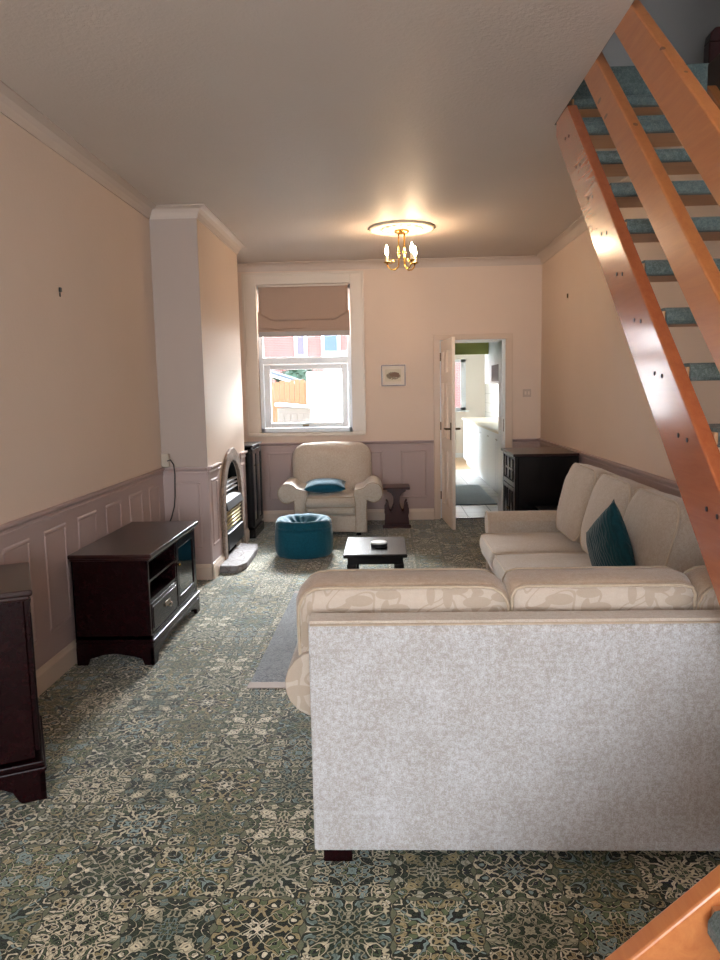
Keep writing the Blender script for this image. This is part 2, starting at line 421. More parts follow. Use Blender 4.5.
def rrect(a, b, r, ang):
    """distance from centre to the border of a rounded rectangle (half sizes a, b) in direction ang"""
    c, s_ = abs(math.cos(ang)), abs(math.sin(ang))
    t_ = min(a/c if c > 1e-9 else 1e9, b/s_ if s_ > 1e-9 else 1e9)
    x, y = t_*c, t_*s_
    if x > a-r and y > b-r:
        ox, oy = a-r, b-r; dd = c*ox+s_*oy; q = dd*dd-(ox*ox+oy*oy)+r*r
        t_ = dd+math.sqrt(max(q, 0))
    return t_
def cushion(parent, name, w, h, th, loc, rot, mats=('damask', 'sofa_top'), puff=0.05, rad=0.07, pipe='piping', N=14, sag=0.0, seed=0, label=None, side_bulge=0.02, topcurve=0.0, pipe_r=0.006):
    """boxed cushion: width x, height z, thickness y; faces slot 0, boxing slot 1; piping child"""
    a, b = w/2, h/2; mb = MB(); rs = []
    def fpos(u, v, side):
        m = max(abs(u), abs(v))
        if m < 1e-6: x = z = 0.0
        else:
            ang = math.atan2(v*b, u*a); R = rrect(a, b, rad, ang)*m
            x, z = R*math.cos(ang), R*math.sin(ang)
        ww = (1-abs(u)**3.0)*(1-abs(v)**3.0)
        nz = mnoise.noise(Vector((x*5+seed*3.1, z*5, side*4+seed)))*0.012*ww
        y = side*(th/2 + puff*ww**0.7) + nz
        zz = z + topcurve*(1-(x/a)**2)*max(0, z/b) - sag*abs(z/b)*(1 if z > 0 else 0)*0
        return Vector((x, y, zz))
    for side in (-1, 1):
        g = [[fpos(-1+2*i/N, -1+2*j/N, side) for i in range(N+1)] for j in range(N+1)]
        vs = [p for row in g for p in row]
        fs = [(j*(N+1)+i, j*(N+1)+i+1, (j+1)*(N+1)+i+1, (j+1)*(N+1)+i) for j in range(N) for i in range(N)]
        mb.cur = 0; mb.add(vs, fs)
        ring = [(i, 0) for i in range(N)] + [(N, j) for j in range(N)] + [(N-i, N) for i in range(N)] + [(0, N-j) for j in range(N)]
        rs.append([g[j][i] for (i, j) in ring])
    mb.cur = 1; n = len(rs[0]); K = 5; vs = []
    for k in range(K+1):
        t_ = k/K; bl = math.sin(PI*t_)*side_bulge
        for q in range(n):
            p = rs[0][q].lerp(rs[1][q], t_); d = Vector((p.x, 0, p.z)).normalized()
            wr_ = mnoise.noise(Vector((p.x*9+seed, p.z*9, t_*2)))*0.004
            vs.append(p + d*(bl+wr_*math.sin(PI*t_)))
    mb.add(vs, [(k*n+q, k*n+(q+1) % n, (k+1)*n+(q+1) % n, (k+1)*n+q) for k in range(K) for q in range(n)])
    o = mb.build(name, list(mats), parent, smooth=True, loc=loc, rot=rot)
    bm = bmesh.new(); bm.from_mesh(o.data); bmesh.ops.remove_doubles(bm, verts=bm.verts, dist=0.0005); bmesh.ops.recalc_face_normals(bm, faces=bm.faces); bm.to_mesh(o.data); bm.free()
    for p in o.data.polygons: p.use_smooth = True
    if pipe:
        p = MB(); p.tube(rs[0], pipe_r, 6, True); p.tube(rs[1], pipe_r, 6, True); p.build('piping', pipe, o, smooth=True)
    if label: o['label'] = label
    return o

def wallbox(mb, x0, x1, y0, y1, z0, z1, hole=None, axis='x'):
    """box with a rectangular hole (h0,h1,zz0,zz1) through it, running along axis"""
    if not hole: return mb.box(x0, x1, y0, y1, z0, z1)
    h0, h1, a, b = hole
    if axis == 'x':
        mb.box(x0, h0, y0, y1, z0, z1); mb.box(h1, x1, y0, y1, z0, z1)
        if a > z0: mb.box(h0, h1, y0, y1, z0, a)
        if b < z1: mb.box(h0, h1, y0, y1, b, z1)
    else:
        mb.box(x0, x1, y0, h0, z0, z1); mb.box(x0, x1, h1, y1, z0, z1)
        if a > z0: mb.box(x0, x1, h0, h1, z0, a)
        if b < z1: mb.box(x0, x1, h0, h1, b, z1)
    return mb

# ================================================================ THE ROOM
WT = 0.42                                                     # back wall thickness
CX, CY0, CY1 = -1.397, 5.728, 7.256                           # chimney breast
DZ = 0.90                                                     # dado height
DOX0, DOX1, DOZ = 0.612, 1.335, 2.0                           # kitchen doorway
WX0, WX1, WZ0, WZ1 = -1.405, -0.365, 1.01, 2.64               # window opening
struct('floor', B(XL-.3, XR+.3, YF-.3, YB, -0.15, 0), 'carpet')
struct('wall_left', B(XL-.2, XL, YF-.3, YB+WT, 0, H), 'wall')
struct('wall_right', B(XR, XR+.2, YF-.3, YB+WT, 0, H), 'wall')
mb = MB()
mb.box(XL, WX0, YB, YB+WT, 0, H); mb.box(WX0, WX1, YB, YB+WT, 0, WZ0); mb.box(WX0, WX1, YB, YB+WT, WZ1, H)
mb.box(WX1, DOX0, YB, YB+WT, 0, H); mb.box(DOX0, DOX1, YB, YB+WT, DOZ, H); mb.box(DOX1, XR, YB, YB+WT, 0, H)
struct('wall_back', mb, 'wall')
mb = MB(); wallbox(mb, XL, XR, YF-.3, YF, 0, H, (-1.6, 1.3, 0.5, 2.5)); struct('wall_front', mb, 'wall')
# ceiling with the stairwell opening
HX0, HY0, HY1 = 0.93, 0.55, 4.22
mb = MB()
mb.box(XL-.2, HX0, YF-.3, YB+WT, H, H+.27); mb.box(HX0, XR+.2, YF-.3, HY0, H, H+.27); mb.box(HX0, XR+.2, HY1, YB+WT, H, H+.27)
struct('ceiling', mb, 'ceil')
# chimney breast with an arched recess
AY, AW, AZS, AZT = 6.56, 0.36, 0.50, 0.88
arch = [(AY-AW, 0)] + [(AY-AW*math.cos(PI*k/16), AZS+(AZT-AZS)*math.sin(PI*k/16)) for k in range(17)] + [(AY+AW, 0)]
mb = MB(); poly = [(CY0, 0)] + arch + [(CY1, 0), (CY1, H), (CY0, H)]
mb.prism(poly, XL, CX, 'x'); struct('wall_chimney', mb, 'chimney_front')
# plain painted near side of the chimney breast, its shade put into the colour
struct('wall_chimney_side', B(XL, CX, CY0-.004, CY0, 0, H-.001), paint('shaded_wall_paint', '#ab9a90', 0.7, 0.02))
struct('wall_recess', MB().box(XL+.001, XL+.03, AY-.4, AY+.4, 0, .95).box(XL+.03, CX-.05, AY-AW, AY-AW+.012, 0.003, .5).box(XL+.03, CX-.05, AY+AW-.012, AY+AW, .003, .5).box(XL+.03, CX-.02, AY-AW, AY+AW, 0.001, .02), 'darkvoid')  # back and sides of the recess coloured dark for its shade

lv = MB(); ri = [(-(AW-.004)*math.cos(PI*k/16), AZS+(AZT-AZS-.004)*math.sin(PI*k/16)) for k in range(17)]; rj = [(-(AW-.016)*math.cos(PI*k/16), AZS+(AZT-AZS-.016)*math.sin(PI*k/16)) for k in range(17)]
for k in range(16): lv.prism([(AY+a, b) for a, b in (ri[k], ri[k+1], rj[k+1], rj[k])], XL+.03, CX-.004, 'x')
struct('trim_20', lv, 'darkvoid')  # thin dark lining added so the arch reveal looks shaded
# coving
def coving(name, p0, p1, nrm, m='coving', ext0=0, ext1=0):
    """quarter-hollow moulding from p0 to p1 (xy); nrm points into the room"""
    prof = [(0, 0), (0, -.085), (.008, -.085), (.012, -.068), (.022, -.045), (.042, -.022), (.066, -.012), (.082, -.008), (.082, 0)]
    p0, p1, nr = Vector((*p0, H)), Vector((*p1, H)), Vector((*nrm, 0)); d = (p1-p0).normalized(); 
    vs = [p0-d*(ext0*a)+nr*a+Vector((0, 0, b)) for a, b in prof]+[p1+d*(ext1*a)+nr*a+Vector((0, 0, b)) for a, b in prof]; n = len(prof)
    mb = MB().add(vs, [tuple(range(n)), tuple(range(2*n-1, n-1, -1))]+[(i, (i+1) % n, (i+1) % n+n, i+n) for i in range(n)])
    return struct(name, mb, m)
coving('trim_1', (XL, YF), (XL, CY0), (1, 0), ext1=-1); coving('trim_2', (XL, CY0), (CX, CY0), (0, -1), ext0=-1, ext1=1)
coving('trim_3', (CX, CY0), (CX, CY1), (1, 0), ext0=1, ext1=1); coving('trim_4', (XL, YB), (XR, YB), (0, -1), ext1=-1)
coving('trim_5', (XR, HY1), (XR, YB), (-1, 0), ext1=-1); coving('trim_6', (CX, CY1), (XL, CY1), (0, 1), ext0=1)
# wainscot: dado rail, panel mouldings, on painted lower walls
def run(prof, p0, p1, nr, mb):
    p0, p1, nr = Vector((*p0, 0)), Vector((*p1, 0)), Vector((*nr, 0)); n = len(prof)
    vs = [p0+nr*a+Vector((0, 0, b)) for a, b in prof]+[p1+nr*a+Vector((0, 0, b)) for a, b in prof]
    mb.add(vs, [tuple(range(n)), tuple(range(2*n-1, n-1, -1))]+[(i, (i+1) % n, (i+1) % n+n, i+n) for i in range(n)])
DADO = [(0, DZ-.062), (.012, DZ-.062), (.014, DZ-.045), (.010, DZ-.04), (.010, DZ-.03), (.026, DZ-.022), (.034, DZ-.012), (.034, DZ), (0, DZ)]
SKIRT = [(0, 0), (.02, 0), (.02, .095), (.014, .105), (.010, .122), (0, .13)]
def panel_run(mb, p0, p1, nr, spans, z0=.25, z1=.79):
    """rectangles of raised moulding; spans are distances along the wall"""
    P0, P1 = Vector((*p0, 0)), Vector((*p1, 0)); d = (P1-P0).normalized(); N_ = Vector((*nr, 0)); w = .024; t_ = .005
    def bar(a0, a1, b0, b1):
        vs = []
        for (a, b) in ((a0, b0), (a1, b0), (a1, b1), (a0, b1)): vs.append(P0+d*a+Vector((0, 0, b)))
        c = sum(vs, Vector())/4
        top = []
        for v in vs:
            along = (v-c); q = v.copy()
            la = along.dot(d); lz = along.z
            q -= d*math.copysign(min(abs(la), w*.3), la); q.z -= math.copysign(min(abs(lz), w*.3), lz)
            top.append(q+N_*t_)
        mb.add(vs+top, [(0, 1, 2, 3), (4, 5, 6, 7), (0, 1, 5, 4), (1, 2, 6, 5), (2, 3, 7, 6), (3, 0, 4, 7)])
    for a, b in spans:
        bar(a, b, z1-w, z1); bar(a, b, z0, z0+w); bar(a, a+w, z0+w, z1-w); bar(b-w, b, z0+w, z1-w)
def wains(name, p0, p1, nr, spans, gaps=(), z0=.25, z1=.79, t0=0.006):
    mb = MB(); P0, P1 = Vector(p0), Vector(p1); L = (P1-P0).length; d = (P1-P0)/L
    segs = []; a = 0
    for g0, g1 in gaps: segs.append((a, g0)); a = g1
    segs.append((a, L))
    for s0, s1 in segs:
        q0, q1 = P0+d*s0, P0+d*s1
        run([(0, .02), (t0, .02), (t0, DZ-.05), (0, DZ-.05)], q0, q1, nr, mb); run(DADO, q0, q1, nr, mb)
    off = Vector(nr)*t0
    panel_run(mb, P0+off, P1+off, nr, spans, z0, z1)
    struct('trim_'+name, mb, 'panel')
    mb = MB()
    for s0, s1 in segs: run(SKIRT, P0+d*s0, P0+d*s1, nr, mb)
    return mb
sp = []; y = YF+.2
k0 = 3.255
ys = [3.25-.41*k*1.0 for k in range(14, 0, -1)]
sp = [(v-YF, v+.26-YF) for v in ys if v > YF+.1] + [(3.25-YF, 3.505-YF), (3.66-YF, 3.92-YF), (4.075-YF, 4.35-YF), (4.50-YF, 4.77-YF), (4.93-YF, 5.20-YF), (5.35-YF, 5.60-YF)]
struct('baseboard_left', wains('7', (XL, YF), (XL, CY0), (1, 0), sp), 'cream')
m_ = wains('8', (XL, CY0-.004), (CX, CY0-.004), (0, -1), [(.10, .30)], z0=.25, z1=.79); struct('baseboard_chimney', m_, 'cream')
m_ = wains('9', (CX, CY0), (CX, CY1), (1, 0), [(.07, .27), (1.30, 1.46)], gaps=[(AY-AW-.1-CY0, AY+AW+.1-CY0)], z1=.79); struct('baseboard_hearth', m_, 'cream')
m_ = wains('10', (XL, YB), (DOX0-.075, YB), (0, -1), [(.42, .70), (.88, 1.16), (1.30, 1.72), (1.93, 2.22)], t0=.005); struct('baseboard_back', m_, 'cream')
m_ = wains('11', (DOX1+.08, YB), (XR, YB), (0, -1), [(.06, .25)]); struct('baseboard_corner', m_, 'cream')
sp = [(.15+.55*k, .55+.55*k) for k in range(19)]
m_ = wains('12', (XR, YF), (XR, YB), (-1, 0), sp); struct('baseboard_right', m_, 'cream')

# ---------------- garden window
tx = 0.12
cs = MB()
cs.box(WX0-.13, WX0, YB-.022, YB, .99, WZ1+.10); cs.box(WX1, WX1+.13, YB-.022, YB, .99, WZ1+.10); cs.box(WX0, WX1, YB-.022, YB, WZ1, WZ1+.10)
cs.box(WX0-.15, WX0-.125, YB-.034, YB, .99, WZ1+.125); cs.box(WX1+.125, WX1+.15, YB-.034, YB, .99, WZ1+.125); cs.box(WX0-.15, WX1+.15, YB-.034, YB, WZ1+.10, WZ1+.125)
struct('trim_13', cs, 'casing', bevel=.004)
win = struct('window_1', MB().box(WX0, WX0+.045, YB+.06, YB+.13, WZ0, WZ1).box(WX1-.045, WX1, YB+.06, YB+.13, WZ0, WZ1)
  .box(WX0, WX1, YB+.06, YB+.13, WZ0, WZ0+.05).box(WX0, WX1, YB+.06, YB+.13, WZ1-.05, WZ1).box(WX0+.045, WX1-.045, YB+.055, YB+.13, 1.775, 1.85), 'upvc', bevel=.005)
lo = struct('casement', MB().box(WX0+.05, WX0+.12, YB+.045, YB+.11, 1.065, 1.77).box(WX1-.115, WX1-.05, YB+.045, YB+.11, 1.065, 1.77)
  .box(WX0+.12, WX1-.115, YB+.045, YB+.11, 1.065, 1.12).box(WX0+.12, WX1-.115, YB+.045, YB+.11, 1.715, 1.77), 'upvc', win, bevel=.006)
struct('window_handle', MB().box(-.93, -.86, YB+.025, YB+.045, 1.078, 1.098).box(-.91, -.90, YB+.015, YB+.03, 1.075, 1.09), 'antique', lo, bevel=.003)
struct('window_pane', B(WX0+.12, WX1-.115, YB+.075, YB+.08, 1.12, 1.715), 'glass', lo)
struct('window_pane', B(WX0+.045, WX1-.045, YB+.075, YB+.08, 1.85, WZ1-.05), 'glass', win)
struct('window_sill', B(WX0-.13, WX1+.14, YB-.045, YB+.06, .972, 1.01), 'casing', win, bevel=.006)
# roman blind: gathered folds, sagging in the middle
bl = thing('roman_blind', 'taupe fabric roman blind half drawn at the top of the garden window', 'blind', (-.885, YB+.012, 2.62))
w2 = .495
def blind_sheet():
    mb = MB(); nx, nz = 24, 16; g = []
    for j in range(nz+1):
        t_ = j/nz
        for i in range(nx+1):
            s_ = -1+2*i/nx
            edge = max(0, (abs(s_)-.70)/.30)
            zb = -.375 + .085*edge
            z_ = t_*zb
            yy = -.004-.030*(t_**3) - .006*math.sin(t_*PI)*math.cos(s_*2)
            if t_ > .97: yy += .012
            g.append((s_*w2*(1-.03*t_*0), yy, z_))
    mb.add(g, [(j*(nx+1)+i, j*(nx+1)+i+1, (j+1)*(nx+1)+i+1, (j+1)*(nx+1)+i) for j in range(nz) for i in range(nx)])
    return mb
o = blind_sheet().build('blind_fold', 'blind', bl, smooth=True); so = o.modifiers.new('s', 'SOLIDIFY'); so.thickness = .004
mb = MB(); mb.box(-w2-.012, w2+.012, -.014, -.002, -.50, -.27); mb.box(-w2-.012, w2+.012, -.026, -.014, -.515, -.455); mb.build('lower_flap', 'blind', bl, bevel=.004)
mb = MB(); mb.box(-w2-.006, w2+.012, -.034, -.026, -.545, -.49); mb.build('bottom_bar', paint('pale_hem', '#a8a09c', .5), bl, bevel=.004)
B(-w2-.005, w2+.005, -.012, .03, -.004, .016).build('head_rail', 'casing', bl)

# ---------------- doorway and door
ar = MB()
for a, b in ((DOX0-.072, DOX0), (DOX1, DOX1+.078)): ar.box(a, b, YB-.02, YB, 0, DOZ+.055)
ar.box(DOX0-.072, DOX1+.078, YB-.0215, YB, DOZ, DOZ+.06)
struct('trim_14', ar, paint('architrave_paint', '#cdb6a2', .4, .02), bevel=.008)
jm = MB(); jm.box(DOX0, DOX0+.012, YB+.001, YB+WT, 0, DOZ); jm.box(DOX1-.012, DOX1, YB+.001, YB+WT, 0, DOZ); jm.box(DOX0, DOX1, YB+.001, YB+WT, DOZ-.012, DOZ)
jm.box(DOX1-.03, DOX1-.012, YB+.06, YB+.09, 0, DOZ-.012)
struct('trim_15', jm, 'white')
struct('trim_16', MB().box(DOX1-.016, DOX1-.010, YB+.02, YB+.045, .98, 1.12), 'antique')
struct('trim_17', MB().box(DOX0, DOX1, YB-.005, YB+.03, 0, .014), 'chrome', bevel=.003)
ang = math.atan2(-.705, .055)
door = struct('door_1', MB(), 'cream')
door.location = (DOX0+.012, YB-.005, 0.012); door.rotation_euler = (0, 0, ang)
def door_leaf(L=.708, T=.036, HH=1.975):
    mb = MB(); st = .1; rows = [(.2, .80), (.93, 1.52), (1.63, 1.86)]
    mid = L/2; cols = [(st, mid-.035), (mid+.035, L-st)]
    xs = [0, st, mid-.035, mid+.035, L-st, L]
    mb.box(0, st, 0, T, 0, HH); mb.box(L-st, L, 0, T, 0, HH); mb.box(mid-.035, mid+.035, 0, T, 0, HH)
    zs = [0]+[v for r_ in rows for v in r_]+[HH]
    for c in cols:
        for k in range(0, len(zs), 2): mb.box(c[0], c[1], 0, T, zs[k], zs[k+1])
        for r_ in rows:
            mb.box(c[0], c[1], .014, T-.014, r_[0], r_[1])
            mb.box(c[0]+.03, c[1]-.03, .007, T-.007, r_[0]+.04, r_[1]-.04)
    return mb
tmp = door_leaf().build('tmp_leaf', paint('door_paint', '#f0e0d0', .35, .02))
door.data = tmp.data; bpy.data.objects.remove(tmp)
bv = door.modifiers.new('b', 'BEVEL'); bv.width = .004; bv.segments = 2; bv.limit_method = 'ANGLE'
for sd, y0 in ((1, .036), (-1, 0)):
    hb = B(.635, .675, min(y0, y0+sd*.007), max(y0, y0+sd*.007), .93, 1.11).build('door_handle', 'antique', door, bevel=.003)
    MB().tube([(.655, y0+sd*.005, 1.045), (.655, y0+sd*.05, 1.045), (.64, y0+sd*.056, 1.045), (.55, y0+sd*.054, 1.045)], [.011, .011, .011, .008], 10).build('lever', 'antique', hb, smooth=True)
for z_ in (.22, 1.0, 1.76): MB().lathe([(.008, 0), (.008, .09)], (-.004, -.004, z_), 10).build('hinge', 'antique', door)

# light switch
sw = thing('light_switch', 'small double light switch on the back wall right of the doorway', 'light switch', (1.571, YB, 1.404))
B(-.046, .046, -.010, 0, -.044, .044).build('switch_plate', plain('switch_plastic', '#b9a595', .4), sw, bevel=.003)
for dx in (-.018, .018): B(dx-.010, dx+.010, -.014, -.010, -.018, .018).build('rocker', 'cream', sw, bevel=.002)
# picture
pf = thing('framed_picture', 'small framed sketch of a house in a cream mount on the back wall', 'picture', (.098, YB, 1.626))
mb = MB(); W2, H2 = .135, .116
mb.box(-W2, W2, -.018, 0, H2-.012, H2); mb.box(-W2, W2, -.018, 0, -H2, -H2+.012); mb.box(-W2, -W2+.012, -.018, 0, -H2+.012, H2-.012); mb.box(W2-.012, W2, -.018, 0, -H2+.012, H2-.012)
mb.build('picture_frame', wood('picture_frame_wood', '#3d2620', '#523228', .4), pf, bevel=.002)
B(-W2+.012, W2-.012, -.008, -.001, -H2+.012, H2-.012).build('mount', 'paper', pf)
def mk_sketch():
    t = NT('pencil_sketch'); x, y_, z_ = t.xyz(t.pos(obj=True))
    n_ = t.noise(t.pos(obj=True), 60, 4, .7)
    d = t.math('ADD', t.math('POWER', t.math('DIVIDE', x, .085), 2.0), t.math('POWER', t.math('DIVIDE', t.math('ADD', z_, .004), .045), 2.0))
    f = t.math('MULTIPLY', t.math('LESS_THAN', d, t.math('ADD', .35, n_)), t.math('GREATER_THAN', n_, .42))
    t.set(color=t.mix(t.math('MULTIPLY', f, .75), '#c5b9a4', '#5a4638'), rough=.8); return t.m
B(-.093, .085, -.0095, -.008, -.066, .068).build('print', mk_sketch(), pf)
MB().prism([(-.045, .012), (.02, .036), (.062, .026), (.064, -.022), (-.03, -.012)], -.0105, -.0095, 'y').build('drawn_house', plain('sepia_ink', '#7c6050', .8), pf)
# picture hook left in the wall, and a screw opposite
tag(MB().box(XL, XL+.012, 4.045, 4.065, 2.035, 2.06).box(XL, XL+.006, 4.05, 4.06, 2.01, 2.035).build('picture_hook', 'iron', bevel=.003), 'tiny metal picture hook high on the bare left wall', 'hook')
tag(MB().box(XR-.01, XR, 7.13, 7.15, 2.29, 2.33).build('wall_screw', 'antique', bevel=.003), 'tiny screw fixed high on the right wall beyond the stairs', 'screw')

# ================================================================ STAIRS
SX0, SX1 = .930, .978           # thickness of the boards on the open side
def zb1(y): return 1.232+.918*(y-2.127)
stair = thing('staircase', 'open tread pine staircase with teal grey carpeted steps rising on the right', 'staircase', (SX0, 1.3, 0))
def P(mb, name, mat, **kw): return mb.build(name, mat, stair, **kw)
def board(x0, x1, y0, y1, ztop, vth, cut_top=None, slope=.918):
    """inclined board following the flight; ztop = function giving its upper edge"""
    return MB().prism([(y0-1.3, ztop(y0)-vth), (y0-1.3, ztop(y0)), (y1-1.3, ztop(y1)), (y1-1.3, ztop(y1)-vth)], x0-SX0, x1-SX0, 'x')
ztop1 = lambda y: 1.220+.918*(y-2.127)
ztop2 = lambda y: 1.745+.905*(y-2.173)
ztop3 = lambda y: 2.205+.892*(y-2.214)
# lower string: cut square against the stairwell trimmer
yt = 3.86
poly = [(1.36, ztop1(1.36)-.30), (1.36, ztop1(1.36)), (yt, H-.002), (yt+.10, H-.002-.0), (4.13, 2.80), (4.06, ztop1(4.06)-.30)]
yy0 = 2.127+(H-1.220)/.918
poly = [(1.36, ztop1(1.36)-.30), (1.36, ztop1(1.36)), (yy0, H), (4.16, H), (4.16, ztop1(4.16)-.30)]
P(MB().prism([(a-1.3, b) for a, b in poly], 0, .048, 'x'), 'outer_string', 'pine_dark', bevel=.005)
P(board(1.665, 1.713, 1.36, 4.05, ztop1, .30), 'inner_string', 'pine', bevel=.005)
def yat(fn, z):
    a, b = 0, 8
    for _ in range(50):
        m = (a+b)/2
        if fn(m) < z: a = m
        else: b = m
    return a
y2 = yat(ztop2, H); P(MB().prism([(a-1.3, b) for a, b in [(1.36, ztop2(1.36)-.19), (1.36, ztop2(1.36)), (yat(ztop2, H+.35), H+.35), (yat(ztop2, H+.35)+.2, H+.35)]], 0, .046, 'x'), 'lower_rail', 'pine', bevel=.006)
P(MB().prism([(a-1.3, b) for a, b in [(1.36, ztop3(1.36)-.20), (1.36, ztop3(1.36)), (yat(ztop3, H+.75), H+.75), (yat(ztop3, H+.75)+.2, H+.75)]], 0, .046, 'x'), 'handrail', 'pine', bevel=.006)
P(MB().box(-.01, .075, -.03, .06, 0, 2.0), 'newel_post', 'pine', bevel=.006)
noses = [(3.70, 2.838), (3.509, 2.640), (3.50, 2.538)]
steps = [(2.449-.226*k, 1.540-.2*k) for k in range(3, 0, -1)] + [(2.449+.2235*k, 1.540+.2*k) for k in range(0, 8)]
plug = plain('wood_plug', '#2c1208', .6)
for k, (ny, nz) in enumerate(steps):
    ny -= 1.3
    t1 = P(MB().box(.048, 1.665-SX0, ny+.012, ny+.275, nz-.045, nz-.008), 'tread', 'pine_step', bevel=.003)
    # carpet wrapped over the nosing
    prof = [(ny+.275, nz-.008), (ny+.275, nz+.004), (ny+.02, nz+.004), (ny+.004, nz-.003), (ny-.003, nz-.018), (ny-.003, nz-.042), (ny+.004, nz-.052), (ny+.03, nz-.054), (ny+.03, nz-.046), (ny+.011, nz-.044), (ny+.011, nz-.008)]
    MB().prism(prof, .058, 1.66-SX0, 'x').build('step_carpet', 'stairc', t1)
    for dy, dz in ((.09, -.03), (.16, -.02)):
        MB().prism([(ny+dy+.008*math.cos(a*PI/3), nz+dz-.005+.008*math.sin(a*PI/3)) for a in range(6)], -.002, .001, 'x').build('screw_plug', plug, t1)
# landing halfway, and the short flight that turns off it towards the room
lz = .74
P(MB().box(.048, 1.713-SX0, .28-1.3, 1.60-1.3, lz-.06, lz), 'landing_board', 'pine_step')
P(MB().box(.06, 1.70-SX0, .29-1.3, 1.59-1.3, lz, lz+.012), 'landing_carpet', 'stairc')
YS0, YS1 = 1.255, 1.300
zs = lambda x: .595+.938*(x-.609)
P(MB().prism([(.02-SX0, 0), (.02-SX0, zs(.02) if zs(.02) > .02 else .02), (.9265-SX0, zs(.9265)), (.9265-SX0, zs(.9265)-.42), (.30-SX0, 0)], YS0-1.3, YS1-1.3, 'y'), 'lower_string', 'pine', bevel=.005)
P(MB().prism([(.02-SX0, 0), (.02-SX0, .04), (.9265-SX0, zs(.9265)), (.9265-SX0, zs(.9265)-.42), (.30-SX0, 0)], .30-1.3, .345-1.3, 'y'), 'lower_string', 'pine', bevel=.005)
for nx, nz in ((.565, .548), (.345, .36), (.125, .18)):
    t1 = P(MB().box(nx+.012-SX0, nx+.235-SX0, .345-1.3, YS0-1.3, nz-.045, nz-.008), 'tread', 'pine_step')
    prof = [(nx+.24, nz-.01), (nx+.24, nz+.004), (nx+.03, nz+.004), (nx+.008, nz-.004), (nx-.003, nz-.022), (nx-.003, nz-.045), (nx+.006, nz-.058), (nx+.03, nz-.06), (nx+.03, nz-.05), (nx+.012, nz-.044), (nx+.012, nz-.01)]
    MB().prism([(a-SX0, b) for a, b in prof], .35-1.3, YS0-.02-1.3, 'y').build('step_carpet', 'stairc', t1)
# ---------------- upstairs
UZ = H+.272
mb = MB(); mb.box(XL-.2, HX0, YF-.3, YB+WT, UZ-.002, UZ+.012); mb.box(HX0, 3.1, HY1-.0, YB+WT, UZ-.002, UZ+.012); mb.box(1.95, 3.1, .4, HY1-.0, UZ-.002, UZ+.012)
struct('floor_upstairs', mb, 'stairc')
struct('trim_18', MB().box(HX0+.0, 1.93, HY1-.03, HY1-.0, H-.0, UZ+.012), 'stairc', bevel=.01)
struct('trim_19', MB().box(HX0-.002, HX0+.004, HY0, HY1, H+.004, UZ), 'timber')
mb = MB()
mb.box(-1.0, 3.1, 6.6, 6.8, UZ, 5.5); mb.box(-1.2, -1.0, -.2, 6.8, UZ, 5.5); mb.box(-1.0, 3.1, -.2, 0, UZ, 5.5)
wallbox(mb, 3.1, 3.3, -.2, 6.8, UZ, 5.5, (4.95, 5.45, 4.1, 4.7), 'y'); struct('wall_upstairs', mb, 'upwall')  # unseen window opening added for dim light on the landing
struct('wall_stairwell', MB().box(XR, XR+.2, HY0-.01, HY1, H, UZ), 'timber')
struct('wall_landing', MB().box(XR+.2, 3.2, HY0, YB, H-.1, UZ-.01), 'upwall')
struct('ceiling_upstairs', B(-1.2, 3.3, -.2, 6.8, 5.5, 5.6), 'upwall')
struct('roof_slab', B(XL-.3, XR+.3, 6.8, YB+WT, UZ+.012, 5.0), 'brick') if False else None
po = thing('banister_post', 'dark wooden banister post with rounded top on the upstairs landing', 'post', (2.40, 5.6, UZ+.012))
B(-.11, .11, -.05, .05, 0, .68).build('post_shaft', 'darkred', po, bevel=.01)
MB().prism([(-.11, .68), (.11, .68), (.11, .73), (.07, .77), (.03, .775), (0, .79), (-.03, .78), (-.07, .775), (-.10, .74)], -.05, .05, 'y').build('post_cap', 'darkred', po, bevel=.008)
so_ = thing('wall_socket', 'small wall socket low on the upstairs landing wall above the stairs', 'socket', (1.93, 6.6, 3.96))
B(-.07, .07, -.012, 0, -.06, .06).build('socket_plate', 'upvc', so_, bevel=.003); B(-.035, 0.02, -.05, -.012, -.04, .045).build('plug', 'iron', so_, bevel=.006)

# ================================================================ FIREPLACE
fp = thing('stone_fireplace_surround', 'arched brown stone surround set in the chimney breast', 'fireplace', (CX, AY, 0))
nA = 22; outer = []; inner = []
for k in range(nA+1):
    a = PI*k/nA
    j = .014*mnoise.noise(Vector((k*1.7, 0, 0)))
    outer.append((-(AW+.085+j)*math.cos(a), AZS+(AZT-AZS+.105+j)*math.sin(a))); inner.append((-(AW-.01)*math.cos(a), AZS+(AZT-AZS-.01)*math.sin(a)))
ol = [(-(AW+.085+.012*((q*37) % 3-1)), AZS*q/5) for q in range(5)]; orr = [((AW+.085+.012*((q*53) % 3-1)), AZS*(4-q)/5) for q in range(5)]
poly = ol+outer+orr+[(AW-.01, 0)]+inner[::-1]+[(-(AW-.01), 0)]
MB().prism(poly, .001, .030, 'x').build('stone_arch', 'stone', fp, bevel=.008)
he = MB().prism([(-1.40, 5.91), (-1.235, 5.91), (-1.18, 6.05), (-1.19, 6.6), (-1.21, 6.78), (-1.34, 6.83), (-1.40, 6.83)], 0.0, .06, 'z')
tag(he.build('hearth_slab', 'hearth', bevel=.012), 'low grey stone hearth slab on the carpet under the fireplace', 'hearth')
gf = thing('gas_fire', 'black gas fire with chrome louvres and cream radiants inside the stone arch', 'gas fire', (CX+.002, AY+.02, .06))
def G(mb, n_, m, **kw): return mb.build(n_, m, gf, **kw)
G(MB().box(-.14, .0, -.33, .33, .04, .42), 'fire_body', 'iron', bevel=.01)
G(MB().prism([(-.10, .40), (.035, .40), (.02, .47), (-.06, .53), (-.10, .53)], -.33, .33, 'y'), 'canopy', plain('grey_enamel', '#4c4c4e', .5), bevel=.006)
